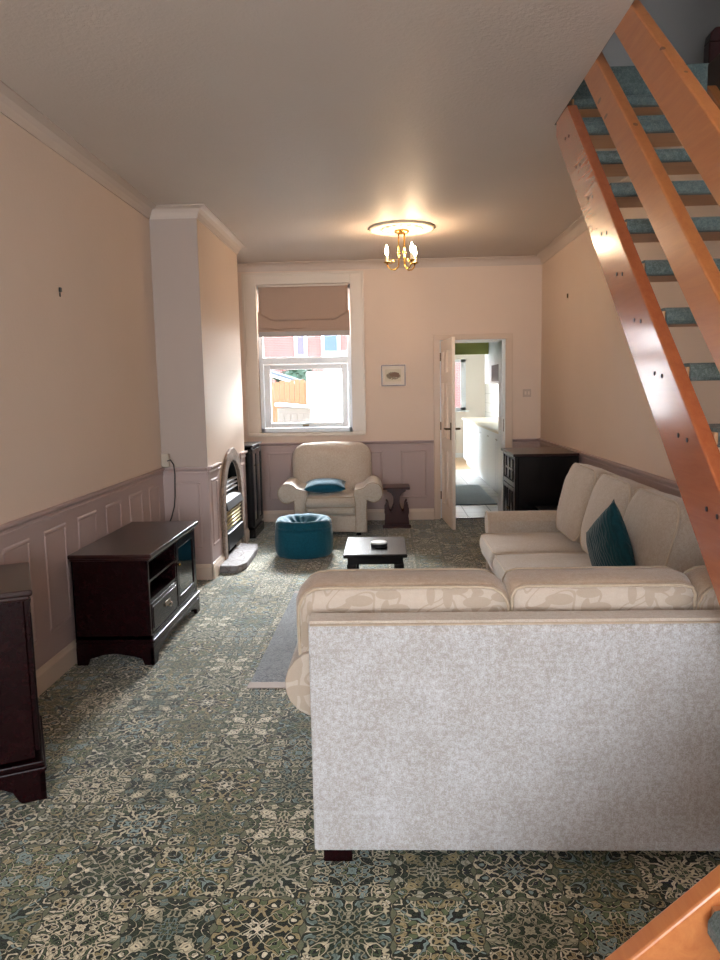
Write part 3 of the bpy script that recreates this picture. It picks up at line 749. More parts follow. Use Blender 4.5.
for k in range(3): G(MB().box(-.05, -.002, -.29, .27, .545+.036*k, .560+.036*k), 'louvre', plain('bright_louvre', '#d4d4d8', .3), bevel=.004)  # plain pale grey; the chrome's bright reflection is put into the colour
G(MB().box(-.11, -.09, -.30, .30, .53, .70), 'louvre_back', 'iron')
G(MB().box(-.06, .004, -.29, .31, .215, .39), 'radiant_box', plain('radiant_clay', '#9a8a70', .8))
for k in range(5): G(MB().tube([(.012, -.29, .235+.033*k), (.012, .31, .235+.033*k)], .006, 8), 'guard_bar', metal('pale_brass', '#d8c9a0', .3), smooth=True)
G(MB().box(-.10, .03, -.33, .33, .05, .20), 'lower_panel', 'iron', bevel=.008)

# ================================================================ FURNITURE
def tv_cabinet():
    t_ = thing('tv_cabinet', 'low dark mahogany television cabinet with glass door and drawer against the left wall', 'cabinet', (-1.50, 4.365, 0))
    x0, x1, y0, y1 = -.215, .205, -.495, .495
    def C(mb, n_, m='mahog', par=t_, **kw): return mb.build(n_, m, par, **kw)
    C(MB().box(x0-.01, x1+.025, y0-.02, y1+.02, .598, .622).box(x0-.005, x1+.014, y0-.012, y1+.012, .585, .598), 'top', 'mahog_top', bevel=.006)
    body = MB(); th = .02
    body.box(x0, x1, y0, y0+th, .14, .585); body.box(x0, x1, y1-th, y1, .14, .585); body.box(x0, x0+.01, y0, y1, .14, .585); body.box(x0, x1, y0, y1, .14, .165)
    ym = .02; body.box(x0, x1, ym-.01, ym+.01, .165, .585)
    body.box(x0, x1-.005, y0+th, y1-th, .565, .585)
    C(body, 'body', bevel=.002)
    C(MB().box(x0+.01, x1-.004, y0+th, ym-.01, .455, .468), 'shelf'); C(MB().box(x0+.01, x1-.002, y0+th, ym-.01, .345, .36), 'shelf')
    d = C(MB().box(x1-.018, x1+.004, y0+th+.004, ym-.014, .175, .34), 'drawer', bevel=.004)
    C(MB().box(x1+.003, x1+.008, y0+th+.02, ym-.03, .195, .32), 'drawer_panel', par=d, bevel=.003)
    hy = (y0+th+ym)/2+.03
    C(MB().tube([(x1+.008, hy-.035, .265), (x1+.026, hy-.03, .255), (x1+.028, hy, .245), (x1+.026, hy+.03, .255), (x1+.008, hy+.035, .265)], .004, 8).box(x1+.007, x1+.011, hy-.045, hy+.045, .252, .282), 'drawer_pull', 'antique', d, bevel=.001)
    dr = MB(); a, b = ym+.014, y1-th-.004
    dr.box(x1-.016, x1+.004, a, a+.05, .175, .575); dr.box(x1-.016, x1+.004, b-.05, b, .175, .575); dr.box(x1-.016, x1+.004, a+.05, b-.05, .175, .225); dr.box(x1-.016, x1+.004, a+.05, b-.05, .525, .575)
    dd = C(dr, 'door', bevel=.004); C(MB().box(x1-.008, x1-.003, a+.05, b-.05, .225, .525), 'glass', 'smoke', dd)
    C(MB().sphere((x1+.014, a+.022, .43), .010), 'knob', 'brass', dd, smooth=True)
    C(MB().box(x0-.001, x1+.018, y0-.005, y1+.005, .125, .145).box(x0, x1+.010, y0-.006, y1+.006, .095, .125), 'plinth', bevel=.005)
    n = 10; cur = [(y0-.006, .02), (y0+.09, .02)]
    pr = [(y0-.006, .0), (y0+.065, .0), (y0+.075, .035), (y0+.13, .055)] + [(-.365+.73*k/n, .065+.015*math.sin(PI*k/n)) for k in range(1, n)] + [(y1-.13, .055), (y1-.075, .035), (y1-.065, 0), (y1+.006, 0), (y1+.006, .10), (y0-.006, .10)]
    C(MB().prism(pr, x1-.01, x1+.012, 'x'), 'bracket_apron', bevel=.003)
    px = [(x0, .0), (x0+.06, 0), (x0+.07, .035), (x0+.12, .05)]+[(-.08+.15*k/6, .055+.01*math.sin(PI*k/6)) for k in range(7)]+[(x1-.10, .05), (x1-.055, .035), (x1-.045, 0), (x1+.01, 0), (x1+.01, .10), (x0, .10)]
    for yy in (y0-.006, y1-.014): C(MB().prism(px, yy, yy+.02, 'y'), 'bracket_side', bevel=.003)
    return t_
tv_cabinet()
def near_cabinet():
    t_ = thing('sideboard_cabinet', 'tall dark mahogany cabinet cut off by the left edge in the foreground', 'cabinet', (-1.528, 2.668, 0), math.radians(27))
    x0, x1, y0, y1 = -.10, .14, -.225, .225
    def C(mb, n_, m='mahog', par=t_, **kw): return mb.build(n_, m, par, **kw)
    C(MB().box(x0-.01, x1+.030, y0-.025, y1+.025, .772, .795).box(x0-.005, x1+.02, y0-.016, y1+.016, .755, .772), 'top', 'mahog_top', bevel=.007)
    C(MB().box(x0, x1-.002, y0, y1, .16, .757), 'body', bevel=.003)
    for s_ in (0, 1):
        a = y0+.012 + s_*(y1-y0-.024)/2; b = a+(y1-y0-.03)/2
        d = C(MB().box(x1-.002, x1+.016, a, b, .18, .745), 'door', bevel=.004)
        C(MB().box(x1+.014, x1+.022, a+.045, b-.045, .24, .69), 'door_panel', par=d, bevel=.005)
    C(MB().prism([(x1-.002, .755), (x1+.024, .755), (x1+.018, .72), (x1+.004, .69), (x1-.002, .66)], y0+.005, y0+.03, 'y'), 'corner_scroll', bevel=.004)
    C(MB().box(x0-.006, x1+.026, y0-.014, y1+.014, .128, .15).box(x0-.002, x1+.034, y0-.02, y1+.02, .112, .128), 'plinth', bevel=.005)
    px = [(x0, .0), (x0+.05, 0), (x0+.06, .04), (x0+.08, .07), (x1-.12, .07), (x1-.085, .05), (x1-.065, .01), (x1-.055, 0), (x1+.028, 0), (x1+.028, .115), (x0, .115)]
    for yy in (y0-.012, y1-.010): C(MB().prism(px, yy, yy+.022, 'y'), 'bracket_side', bevel=.003)
    py = [(y0-.012, 0), (y0+.07, 0), (y0+.085, .04), (y0+.12, .07), (y1-.12, .07), (y1-.085, .04), (y1-.07, 0), (y1+.012, 0), (y1+.012, .115), (y0-.012, .115)]
    C(MB().prism(py, x1+.006, x1+.028, 'x'), 'bracket_apron', bevel=.003)
near_cabinet()
def alcove_cabinet():
    t_ = thing('glass_door_cabinet', 'tall narrow black cabinet with glass door in the corner left of the armchair', 'cabinet', (-1.52, 7.60, 0))
    x0, x1, y0, y1 = -.22, .17, -.26, .26
    def C(mb, n_, m='black_oak', par=t_, **kw): return mb.build(n_, m, par, **kw)
    C(MB().box(x0, x1+.025, y0-.02, y1+.02, .925, .945), 'top', bevel=.005)
    b = MB(); b.box(x0, x1, y0, y0+.02, .09, .925); b.box(x0, x1, y1-.02, y1, .09, .925); b.box(x0, x0+.01, y0, y1, .09, .925); b.box(x0, x1, y0, y1, .09, .11); b.box(x0, x1, y0, y1, .90, .925)
    C(b, 'body', bevel=.002)
    for k in (.36, .63): C(MB().box(x0+.01, x1-.02, y0+.02, y1-.02, k, k+.015), 'shelf')
    for s_ in (0, 1):
        a = y0+.004+s_*.258; e = a+.254
        d = MB(); d.box(x1, x1+.018, a, a+.045, .12, .90); d.box(x1, x1+.018, e-.045, e, .12, .90); d.box(x1, x1+.018, a+.045, e-.045, .12, .17); d.box(x1, x1+.018, a+.045, e-.045, .85, .90)
        dd = C(d, 'door', bevel=.003); C(MB().box(x1+.006, x1+.01, a+.045, e-.045, .17, .85), 'glass', 'smoke', dd)
        C(MB().sphere((x1+.026, e-.022 if s_ == 0 else a+.022, .72), .009), 'knob', 'antique', dd, smooth=True)
    C(MB().box(x0, x1+.02, y0-.012, y1+.012, 0, .09), 'plinth', bevel=.006)
alcove_cabinet()
def dresser():
    t_ = thing('carved_sideboard', 'black carved sideboard with cut-out front panels in the corner by the kitchen door', 'sideboard', (1.40, 6.85, 0))
    x0, x1, y0, y1 = -.255, .29, -.335, .335
    def C(mb, n_, m='black_oak', par=t_, **kw): return mb.build(n_, m, par, **kw)
    C(MB().box(x0-.03, x1, y0-.02, y1+.02, .865, .89), 'top', 'mahog_top', bevel=.006)
    C(MB().box(x0+.02, x1, y0, y1, .03, .865), 'body', bevel=.004)
    C(MB().box(x0-.012, x0+.02, y0, y0+.05, .03, .865).box(x0-.012, x0+.02, y1-.05, y1, .03, .865).box(x0-.012, x0+.02, y0+.05, y1-.05, .585, .63).box(x0-.012, x0+.02, y0+.05, y1-.05, .84, .865), 'front_frame', bevel=.004)
    pale = plain('pale_panel', '#77787c', .5)
    d = C(MB().box(x0+.002, x0+.02, y0+.055, y1-.055, .635, .835), 'drawer', pale, bevel=.002)
    for k in range(3):
        a = y0+.085+k*.185
        C(MB().box(x0-.012, x0+.003, a+.05, a+.105, .64, .83), 'drawer_bar', par=d, bevel=.006)
    C(MB().box(x0-.010, x0+.001, y0+.10, y1-.10, .72, .745), 'drawer_rail', par=d, bevel=.004)
    for s_ in (0, 1):
        a = y0+.055+s_*.282; b = a+.278
        dd = C(MB().box(x0+.002, x0+.02, a, b, .05, .58), 'door', pale, bevel=.002)
        cxx = (a+b)/2
        C(MB().box(x0-.012, x0+.003, a, a+.04, .05, .58).box(x0-.012, x0+.003, b-.04, b, .05, .58).box(x0-.012, x0+.003, a+.04, b-.04, .05, .09).box(x0-.012, x0+.003, a+.04, b-.04, .54, .58), 'door_frame', par=dd, bevel=.003)
        # fretwork: turned spindle with two curved brackets
        C(MB().prism([(cxx-.018, .09), (cxx-.018, .20), (cxx-.05, .25), (cxx-.075, .32), (cxx-.05, .39), (cxx-.018, .44), (cxx-.018, .54), (cxx+.018, .54), (cxx+.018, .44), (cxx+.05, .39), (cxx+.075, .32), (cxx+.05, .25), (cxx+.018, .20), (cxx+.018, .09)], x0-.012, x0+.003, 'x'), 'fretwork', par=dd, bevel=.004)
        C(MB().sphere((x0-.018, b-.02 if s_ == 0 else a+.02, .36), .010), 'knob', 'antique', dd, smooth=True)
    C(MB().box(x0-.012, x1, y0-.01, y1+.01, 0, .05), 'plinth', bevel=.006)
dresser()
# dark box file / set top box leaning by the sideboard (pale edge catching light beside the far arm)
bx = thing('media_box', 'flat black box lying on a low dark stool between sofa arm and sideboard', 'box', (1.42, 6.28, .40))
B(-.13, .15, -.13, .12, 0, .045).build('casing', 'iron', bx, bevel=.004); B(-.134, -.13, -.12, .11, .006, .038).build('front_panel', 'smoke', bx)
st = thing('low_stool', 'low dark wooden stool mostly hidden behind the far sofa arm', 'stool', (1.42, 6.28, 0))
B(-.19, .19, -.17, .17, .372, .40).build('seat', 'darkred', st, bevel=.005)
for a in (-1, 1):
    for b in (-1, 1): B(a*.16-.018, a*.16+.018, b*.14-.018, b*.14+.018, 0, .372).build('leg', 'darkred', st, bevel=.003)

# ---------------- armchair
def scroll_profile(W_in, W_out, z_top, zc, r, xb0, xb1):
    """front view of a scroll arm (right-hand): column, flare, rolled outer top"""
    cx = W_out-r; pts = [(xb0, .04), (xb0, .34), (W_in, .42), (W_in+.005, zc+.02)]
    for k in range(0, 15):
        a = math.radians(150-k*20.0*.86); pts.append((cx+r*math.cos(a), zc+r*math.sin(a)))
    pts += [(xb1+.004, zc-r*.75), (xb1, .30), (xb1, .04)]
    return pts
def arm(parent, side, prof, y0, y1, mat='sofa'):
    pts = [(side*x, z) for x, z in prof]
    o = MB().prism(pts, y0, y1, 'y').build('arm', mat, parent, smooth=True, bevel=.018, bseg=3)
    for p in o.data.polygons: p.use_smooth = True
    # piping round the front panel
    pp = MB().tube([(x, y0+.004, z) for x, z in pts], .005, 6, True).build('arm_piping', 'piping', o, smooth=True)
    return o
def armchair():
    t_ = thing('armchair', 'beige upholstered armchair with scroll arms under the garden window', 'armchair', (-.575, 7.83, 0), .02)
    prof = scroll_profile(.235, .53, .58, .445, .10, .25, .365)
    for s_ in (-1, 1): arm(t_, s_, prof, -.46, .20)
    # base with stitched footrest panels
    B(-.255, .255, -.44, .30, .05, .30).build('base', 'sofa', t_, bevel=.03, bseg=3)
    B(-.258, .258, -.465, -.42, .045, .215).build('front_panel', 'sofa', t_, bevel=.02, bseg=3)
    B(-.25, .25, -.47, -.40, .225, .295).build('footrest', 'sofa', t_, bevel=.025, bseg=3)
    cushion(t_, 'seat_cushion', .50, .72, .10, (0, -.10, .350), (PI/2, 0, 0), ('sofa', 'sofa'), .03, .05, 'piping', seed=3)
    # back: deep padded, slightly reclined, rounded shoulders
    cushion(t_, 'back_cushion', .77, .60, .15, (-.01, .20, .575), (-.16, 0, 0), ('sofa', 'sofa'), .07, .13, None, seed=5, side_bulge=.05)
    mb = MB(); mb.box(-.36, .36, .27, .36, .05, .80); mb.build('back_frame', 'sofa', t_, bevel=.04, bseg=3)
    for a in (-1, 1):
        for b in (-.38, .28): B(a*.28-.025, a*.28+.025, b-.025, b+.025, 0, .05).build('foot', 'black_oak', t_)
    return t_
armchair()
def scatter(name, label, w, h, th, loc, rot, mat):
    o = MB(); N = 18; g = {}
    vs = []; fs = []
    for sd in (-1, 1):
        base = len(vs)
        for j in range(N+1):
            for i in range(N+1):
                u, v = -1+2*i/N, -1+2*j/N
                pin = 1-.10*(1-u*u)*abs(v)**2*0 
                x = u*w/2*(1-.07*(1-abs(v)**2.0)**1*(abs(u)**6)); z = v*h/2*(1-.07*(1-abs(u)**2.0)*(abs(v)**6))
                q = (1-abs(u)**2.4)*(1-abs(v)**2.4)
                y = sd*(th/2)*max(q, 0)**.55 + .006*mnoise.noise(Vector((x*14, z*14, sd)))*q
                vs.append((x, y, z))
        for j in range(N):
            for i in range(N): fs.append((base+j*(N+1)+i, base+j*(N+1)+i+1, base+(j+1)*(N+1)+i+1, base+(j+1)*(N+1)+i))
    o.add(vs, fs); ob = o.build(name, mat, None, smooth=True, loc=loc, rot=rot)
    bm = bmesh.new(); bm.from_mesh(ob.data); bmesh.ops.remove_doubles(bm, verts=bm.verts, dist=0.0008); bmesh.ops.recalc_face_normals(bm, faces=bm.faces); bm.to_mesh(ob.data); bm.free()
    for p in ob.data.polygons: p.use_smooth = True
    return tag(ob, label, 'cushion')
scatter('scatter_cushion', 'flat teal cushion lying on the seat of the armchair', .43, .34, .13, (-.63, 7.585, .498), (PI/2+.12, 0, .03), 'teal_c')

# ---------------- pouf
pf_ = thing('pouffe', 'round teal velvet pouffe on the carpet in front of the armchair', 'pouffe', (-.755, 6.60, 0))
def dimple(p, r, z, a):
    f = 1+.010*math.sin(a*9+z*20)+.006*math.sin(a*17)
    if z > .25 and r < .235:
        w_ = max(0, 1-(r/.23)**2); p.z -= .12*w_**1.2; p.z += .018*math.sin(a*11+2*math.sin(a*3))*min(1, (r/.1))*(1-r/.25)
    p.x *= f; p.y *= f; return p
prof = [(.20, 0), (.245, .004), (.258, .03), (.263, .10), (.264, .17), (.260, .225), (.255, .262)]
MB().lathe(prof, seg=64, fn=dimple).build('pouffe_body', 'teal', pf_, smooth=True)
MB().lathe([(.255, .260), (.256, .282), (.246, .312), (.228, .335), (.20, .35), (.17, .357), (.14, .357), (.11, .356), (.08, .355), (.05, .354), (.02, .353), (.004, .353)], seg=72, fn=dimple).build('pouffe_top', 'teal', pf_, smooth=True)
MB().tube([(.254*math.cos(2*PI*k/48), .254*math.sin(2*PI*k/48), .264) for k in range(48)], .005, 6, True).build('seam', 'teal', pf_, smooth=True)

# ---------------- coffee table + tin
ct = thing('coffee_table', 'small black wooden coffee table with framed top behind the foreground sofa', 'table', (-.078, 4.94, .026))
B(-.206, .206, -.29, .29, .375, .40).build('table_top', 'black_oak', ct, bevel=.006)
mb = MB(); mb.box(-.18, .18, -.262, -.242, .33, .375); mb.box(-.18, .18, .242, .262, .33, .375); mb.box(-.18, -.16, -.242, .242, .33, .375); mb.box(.16, .18, -.242, .242, .33, .375); mb.build('apron', 'black_oak', ct)
for a in (-1, 1):
    for b in (-1, 1):
        x = a*.155; MB().prism([(x-.03, 0), (x+.03, 0), (x+.03, .30), (x+.03-a*0, .33), (x-.03, .33)], b*.235-.03, b*.235+.03, 'y').build('leg', 'black_oak', ct, bevel=.003)
tn = thing('round_trinket_tin', 'small round black tin with white lid on the coffee table', 'tin', (-.055, 4.90, .426))
MB().lathe([(.050, 0), (.056, .004), (.056, .022), (.053, .024)], seg=32).build('tin_body', 'iron', tn, smooth=False)
MB().lathe([(.055, .024), (.055, .031), (.050, .034), (.004, .035)], seg=32).build('lid', 'white', tn, smooth=False)

# ---------------- butterfly side table
sd = thing('side_table', 'small red-brown side table with carved butterfly legs beside the armchair', 'side table', (.108, 7.93, 0))
B(-.142, .142, -.16, .16, .415, .44).build('table_top', 'darkred', sd, bevel=.006)
half = [(.10, .415), (.098, .395), (.06, .375), (.036, .34), (.030, .29), (.034, .24), (.050, .19), (.062, .165), (.075, .175), (.082, .21), (.088, .255), (.104, .285), (.118, .275), (.112, .24), (.130, .21), (.132, .17), (.122, .13), (.128, .10), (.132, 0)]
poly = half+[(-x, z) for x, z in half[::-1]]
for yy in (-.12, .10): MB().prism(poly, yy, yy+.022, 'y').build('carved_end', 'darkred', sd, bevel=.003)
B(-.035, .035, -.098, .10, .06, .16).build('stretcher', 'darkred', sd)
B(-.150, .150, -.14, -.125, 0, .035).build('foot_rail', 'darkred', sd, bevel=.004)

# ---------------- rug
rg = thing('shaggy_rug', 'grey shaggy rug with pale bound edge, showing left of the foreground sofa', 'rug', (-.05, 4.4, 0))
mb = MB(); nx, ny = 60, 90; vs = []
for j in range(ny+1):
    for i in range(nx+1):
        u, v = i/nx, j/ny; x = -.64+1.28*u-.03*(1-v)*0; y = -.80+1.68*v
        e = min(u, 1-u, v*1.3, (1-v)*1.3)
        z = .016*min(1, e*14)+.004 + (.008*mnoise.noise(Vector((x*30, y*22, 0))))*min(1, e*10)
        vs.append((x-.02*(1-v), y, z))
mb.add(vs, [(j*(nx+1)+i, j*(nx+1)+i+1, (j+1)*(nx+1)+i+1, (j+1)*(nx+1)+i) for j in range(ny) for i in range(nx)])
mb.build('rug_pile', 'rug', rg, smooth=True)
B(-.665, .64, -.865, -.795, .001, .007).build('bound_edge', plain('pale_binding', '#b3a49a', .8), rg, bevel=.002)
B(-.64, .64, .87, .93, .001, .007).build('bound_edge', plain('pale_binding', '#b3a49a', .8), rg, bevel=.002)

# ---------------- sofas
def sofa(name, label, loc, rz, length, ncush, faces, boxing, back_mat, piping_m, depth=.90, lean=-.14, tcut=True, armz=.53, armr=.10, seatz=.355, ch=.45, cz=.64, puff=.018, crad=.034, cth=.17, armm='sofa', backs=None):
    """local frame: seat faces +y... back plane at y=0, x along the length"""
    t_ = thing(name, label, 'sofa', loc, rz)
    L = length; hw = L/2; aw = .13
    # outside back: flat panel with a rolled top edge
    mb = MB(); mb.prism([(0, .06), (0, .755), (.006, .775), (.02, .785), (.085, .79), (.11, .775), (.13, .72), (.13, .06)], -hw, hw, 'x')
    bo = mb.build('outside_back', back_mat, t_, smooth=False, bevel=.006)
    MB().tube([(-hw+.004, .012, .779), (hw-.004, .012, .779)], .0045, 6).build('back_piping', 'piping', bo, smooth=True)
    bt = MB(); bt.prism([(.014, .782), (.022, .789), (.085, .794), (.108, .782), (.112, .76), (.10, .76), (.10, .775), (.03, .775)], -hw+.002, hw-.002, 'x'); bt.build('back_capping', 'sofa', bo)
    B(-hw+aw, hw-aw, .10, depth-.06, .07, .30).build('base', faces, t_, bevel=.02)
    # arms: column below, roll above; scroll bulges outward
    for s_ in (-1, 1):
        r = armr; zc = armz; xo = hw+r-.015; cx = xo-r; xi = hw-aw
        pts = [(xi, .06), (xi, zc+.03)]
        for k in range(0, 14):
            a = math.radians(140-k*19); pts.append((cx+r*math.cos(a), zc+r*math.sin(a)))
        pts += [(hw-.015, zc-r*.9), (hw-.02, .30), (hw-.02, .06)]
        o = MB().prism([(s_*x, z) for x, z in pts], .13, depth-.04, 'y').build('arm', armm, t_, smooth=True, bevel=.02, bseg=3)
        MB().tube([(s_*x, depth-.042, z) for x, z in pts], .005, 6, True).build('arm_piping', piping_m, o, smooth=True)
    cw = (L-2*aw)/ncush
    for k in range(ncush):
        cx = -hw+aw+cw*(k+.5)
        cushion(t_, 'seat_cushion', cw-.006, depth-.22, .12, (cx, .24+(depth-.22)/2, seatz), (PI/2, 0, 0), (faces, faces), .025, .05, piping_m, seed=k+1+loc[0])
        w_ = cw-.008; xo = cx
        if backs: w_ = backs[k][1]-backs[k][0]-.008; xo = (backs[k][0]+backs[k][1])/2
        elif tcut and k in (0, ncush-1):
            w_ += .14; xo += (-.07 if k == 0 else .07)
        cushion(t_, 'back_cushion', w_, ch, cth, (xo, .245, cz), (lean, 0, 0), (faces, boxing), puff, crad*(2.3 if tcut and k in (0, ncush-1) else 1), piping_m, seed=k*2+3+loc[1], side_bulge=.016, topcurve=.0)
    for a in (-1, 1):
        for b in (.06, depth-.14): B(a*(hw-.07)-.045, a*(hw-.07)+.045, b-.025, b+.025, 0, .062).build('foot', 'mahog', t_, bevel=.003)
    return t_
sofa('foreground_sofa', 'beige three seat sofa seen from behind in the foreground', (.675, 2.135, 0), 0, 1.83, 3, 'damask', 'sofa_top', 'sofa_back', 'piping', lean=.08, armm='damask', armz=.545, armr=.11, backs=((-.965, -.29), (-.288, .287), (.29, .965)))
sofa('side_sofa', 'beige three seat sofa along the right wall facing the fireplace', (1.665, 4.535, 0), PI/2, 2.37, 3, 'sofa', 'sofa', 'sofa', 'piping_lt', depth=.93, lean=.26, tcut=False, armz=.43, armr=.09, seatz=.305, ch=.50, cz=.645, puff=.055, crad=.13, cth=.18)
scatter('scatter_cushion', 'dark teal quilted cushion standing on its corner on the side sofa', .40, .40, .14, (1.185, 3.92, .605), (0.0, PI/4-.14, PI/2+.18), 'teal_q')

# ---------------- socket and cable behind the television cabinet
ws = thing('aerial_socket', 'pale socket box with black lead on the chimney corner above the dado', 'socket', (-1.722, CY0-.004, .965))
B(-.03, .032, -.035, 0, -.06, .045).build('socket_box', plain('aged_plastic', '#b3a493', .5), ws, bevel=.004)
cb = [(-1.70, 5.685, .955), (-1.67, 5.665, .965), (-1.64, 5.64, .93), (-1.625, 5.61, .86), (-1.62, 5.58, .78), (-1.60, 5.50, .70), (-1.575, 5.38, .64), (-1.56, 5.25, .585), (-1.555, 5.10, .52), (-1.55, 4.98, .42), (-1.55, 4.95, .25), (-1.55, 4.97, .01)]
tag(MB().tube(cb, .005, 8).build('power_cable', 'rubber', smooth=True), 'thin black cable curving down behind the television cabinet', 'cable')

# ---------------- ceiling light
ro = thing('ceiling_rose', 'round scalloped plaster ceiling rose around the light fitting', 'ceiling rose', (.168, 6.65, H))
def scal(p, r, z, a):
    if r > .20: f = 1+.022*math.cos(a*20); p.x *= f; p.y *= f
    return p
mb = MB(); mb.lathe([(.285, 0), (.288, -.010), (.275, -.022), (.25, -.024), (.225, -.014), (.20, -.012), (.16, -.016), (.13, -.022), (.11, -.016), (.08, -.018), (.06, -.026), (.01, -.028)], seg=80, fn=scal)
mb.build('rose_plate', 'plaster', ro, smooth=True)
for k in range(16):
    a = 2*PI*k/16; MB().sphere((.165*math.cos(a), .165*math.sin(a), -.016), .024, 10, 6, (1, 1, .45)).build('rosette', 'plaster', ro, smooth=True)
ch = thing('brass_chandelier', 'three arm brass ceiling light with lit candle bulbs', 'ceiling light', (.168, 6.65, H-.028))
MB().lathe([(.065, 0), (.066, -.008), (.055, -.018), (.035, -.026), (.012, -.03)], seg=32).build('canopy', 'brass', ch, smooth=True)
bulbs = []
for k, an in enumerate((180, 30, -52)):
    a = math.radians(an); c, s_ = math.cos(a), math.sin(a); r0 = .028
    pts = [(r0, -.02), (r0, -.10), (r0, -.20), (r0, -.27), (r0+.008, -.305), (r0+.035, -.33), (r0+.07, -.325), (r0+.095, -.30), (r0+.105, -.27)]
    am = MB().tube([(r_*c, r_*s_, z) for r_, z in pts], .006, 10).build('arm', 'brass', ch, smooth=True)
    MB().sphere((r0*c, r0*s_, -.185), .015, 12, 8).build('bead', 'brass', am, smooth=True)
    bx_, by_ = (r0+.105)*c, (r0+.105)*s_
    MB().tube([((r0+.105)*c, (r0+.105)*s_, -.27), ((r0+.07)*c, (r0+.07)*s_, -.275), ((r0+.045)*c, (r0+.045)*s_, -.265), ((r0+.05)*c, (r0+.05)*s_, -.245)], .004, 8).build('scroll', 'brass', am, smooth=True)
    MB().lathe([(.008, -.276), (.026, -.268), (.030, -.262), (.010, -.262), (.012, -.258)], (bx_, by_, 0), 20).build('drip_cup', 'brass', ch, smooth=True)
    MB().lathe([(.011, -.262), (.011, -.20)], (bx_, by_, 0), 16).build('candle_sleeve', 'candle', ch, smooth=False)
    MB().lathe([(.010, -.20), (.013, -.19), (.0150, -.174), (.0135, -.154), (.008, -.135), (.002, -.118)], (bx_, by_, 0), 16).build('bulb', 'bulb', ch, smooth=True)

# ================================================================ KITCHEN beyond the doorway
KX0, KX1, KY0, KY1, KH = .30, 2.10, YB+WT, 15.7, 2.36
struct('floor_kitchen', MB().box(KX0-.2, KX1+.2, KY0-WT, 13.4, -.15, .0).box(KX0-.2, KX1+.2, 13.4, KY1+.2, -.15, -.001), 'ftile')
struct('floor_utility', B(KX0, KX1, 13.4, KY1, -.001, .004), 'laminate')
struct('ceiling_kitchen', B(KX0-.2, KX1+.2, KY0, KY1+.2, KH, KH+.1), 'white')
struct('wall_kitchen_right', B(KX1, KX1+.2, KY0, KY1, 0, KH), 'wtile')
mb = MB(); wallbox(mb, KX0-.2, KX0, KY0, KY1, 0, KH, (12.3, 14.6, .1, 2.2), 'y'); struct('wall_kitchen_left', mb, 'kitchen_wall')  # unseen side opening added to let light into the kitchen
mb = MB(); wallbox(mb, KX0-.2, KX1+.2, KY1, KY1+.2, 0, KH, (.75, 1.70, 1.00, 2.06)); struct('wall_kitchen_far', mb, 'kitchen_wall')
struct('wall_kitchen_near', MB().box(KX1-.38, KX1+.2, KY0, KY0+.1, 0, KH).box(XR+.2, KX1+.2, YB, KY0, 0, KH), 'kitchen_wall')
struct('wall_bulkhead', B(KX0, KX1, 12.0, 12.12, 2.0, KH), 'green')
struct('baseboard_kitchen', B(KX0, KX1, KY1-.015, KY1, 0, .10), 'white')
wk = MB(); a0, a1, b0, b1 = .75, 1.70, 1.00, 2.06
wk.box(a0, a1, KY1+.03, KY1+.09, b0, b0+.06); wk.box(a0, a1, KY1+.03, KY1+.09, b1-.06, b1); wk.box(a0, a0+.06, KY1+.03, KY1+.09, b0, b1); wk.box(a1-.1, a1, KY1+.03, KY1+.09, b0, b1); wk.box(1.1, 1.16, KY1+.03, KY1+.09, b0, b1)
w2_ = struct('window_2', wk, 'upvc'); struct('window_pane', B(a0, a1, KY1+.055, KY1+.06, b0, b1), 'glass', w2_); struct('window_sill', B(a0-.05, a1+.06, KY1-.06, KY1+.03, b0-.03, b0), 'white', w2_)
dd_ = MB(); dd_.box(KX0-.12, KX0-.06, 12.3, 12.38, .1, 2.2); dd_.box(KX0-.12, KX0-.06, 14.52, 14.6, .1, 2.2); dd_.box(KX0-.12, KX0-.06, 13.4, 13.48, .1, 2.2); dd_.box(KX0-.12, KX0-.06, 12.3, 14.6, .1, .18); dd_.box(KX0-.12, KX0-.06, 12.3, 14.6, 2.12, 2.2)
w3_ = struct('added_window', dd_, 'upvc'); struct('window_pane', B(KX0-.095, KX0-.09, 12.3, 14.6, .1, 2.2), 'glass', w3_)  # unseen window, added to light the kitchen
ku = []
y = 9.30
names = ['nearest the door', 'second from the door', 'third from the door', 'fourth from the door', 'fifth from the door', 'farthest from the door']
k = 0
while y < 14.2:
    wd = .84
    t_ = thing('kitchen_base_unit', 'white kitchen base unit under the worktop, '+names[k], 'kitchen unit', (1.50, y, 0), 0, 'kitchen base units')
    B(.02, .585, 0, wd-.002, .10, .86).build('body', 'kitchen_unit', t_); B(.06, .58, 0, wd-.002, 0, .10).build('plinth', 'kitchen_unit', t_)
    d_ = B(0, .02, .004, wd-.006, .12, .85).build('door', 'kitchen_unit', t_, bevel=.004)
    B(-.012, 0, wd-.16, wd-.05, .76, .775).build('handle', 'chrome', d_, bevel=.003)
    y += wd; k += 1
tag(B(1.47, 2.095, 9.28, y+.01, .862, .90).build('worktop', 'worktop', bevel=.008), 'long cream kitchen worktop beyond the open door', 'worktop')
t_ = thing('kitchen_wall_unit', 'white wall cupboard high on the right of the kitchen', 'kitchen unit', (1.66, 9.6, 0))
B(.02, .43, 0, 2.85, 1.53, 2.28).build('body', 'kitchen_unit', t_)
for q in range(3): B(0, .02, q*.95+.003, q*.95+.945, 1.535, 2.275).build('door', 'kitchen_unit', t_, bevel=.004)
tag(B(1.62, 1.658, 10.4, 11.4, 1.56, 1.80).build('notice_panel', plain('dark_slate_panel', '#3c3f40', .4), bevel=.004), 'dark rectangular panel on the front of the kitchen wall cupboard', 'panel')
tag(B(.55, 1.40, 9.3, 11.2, .002, .014).build('floor_mat', 'mat', bevel=.004), 'grey blue mat on the pale kitchen floor beyond the door', 'mat')

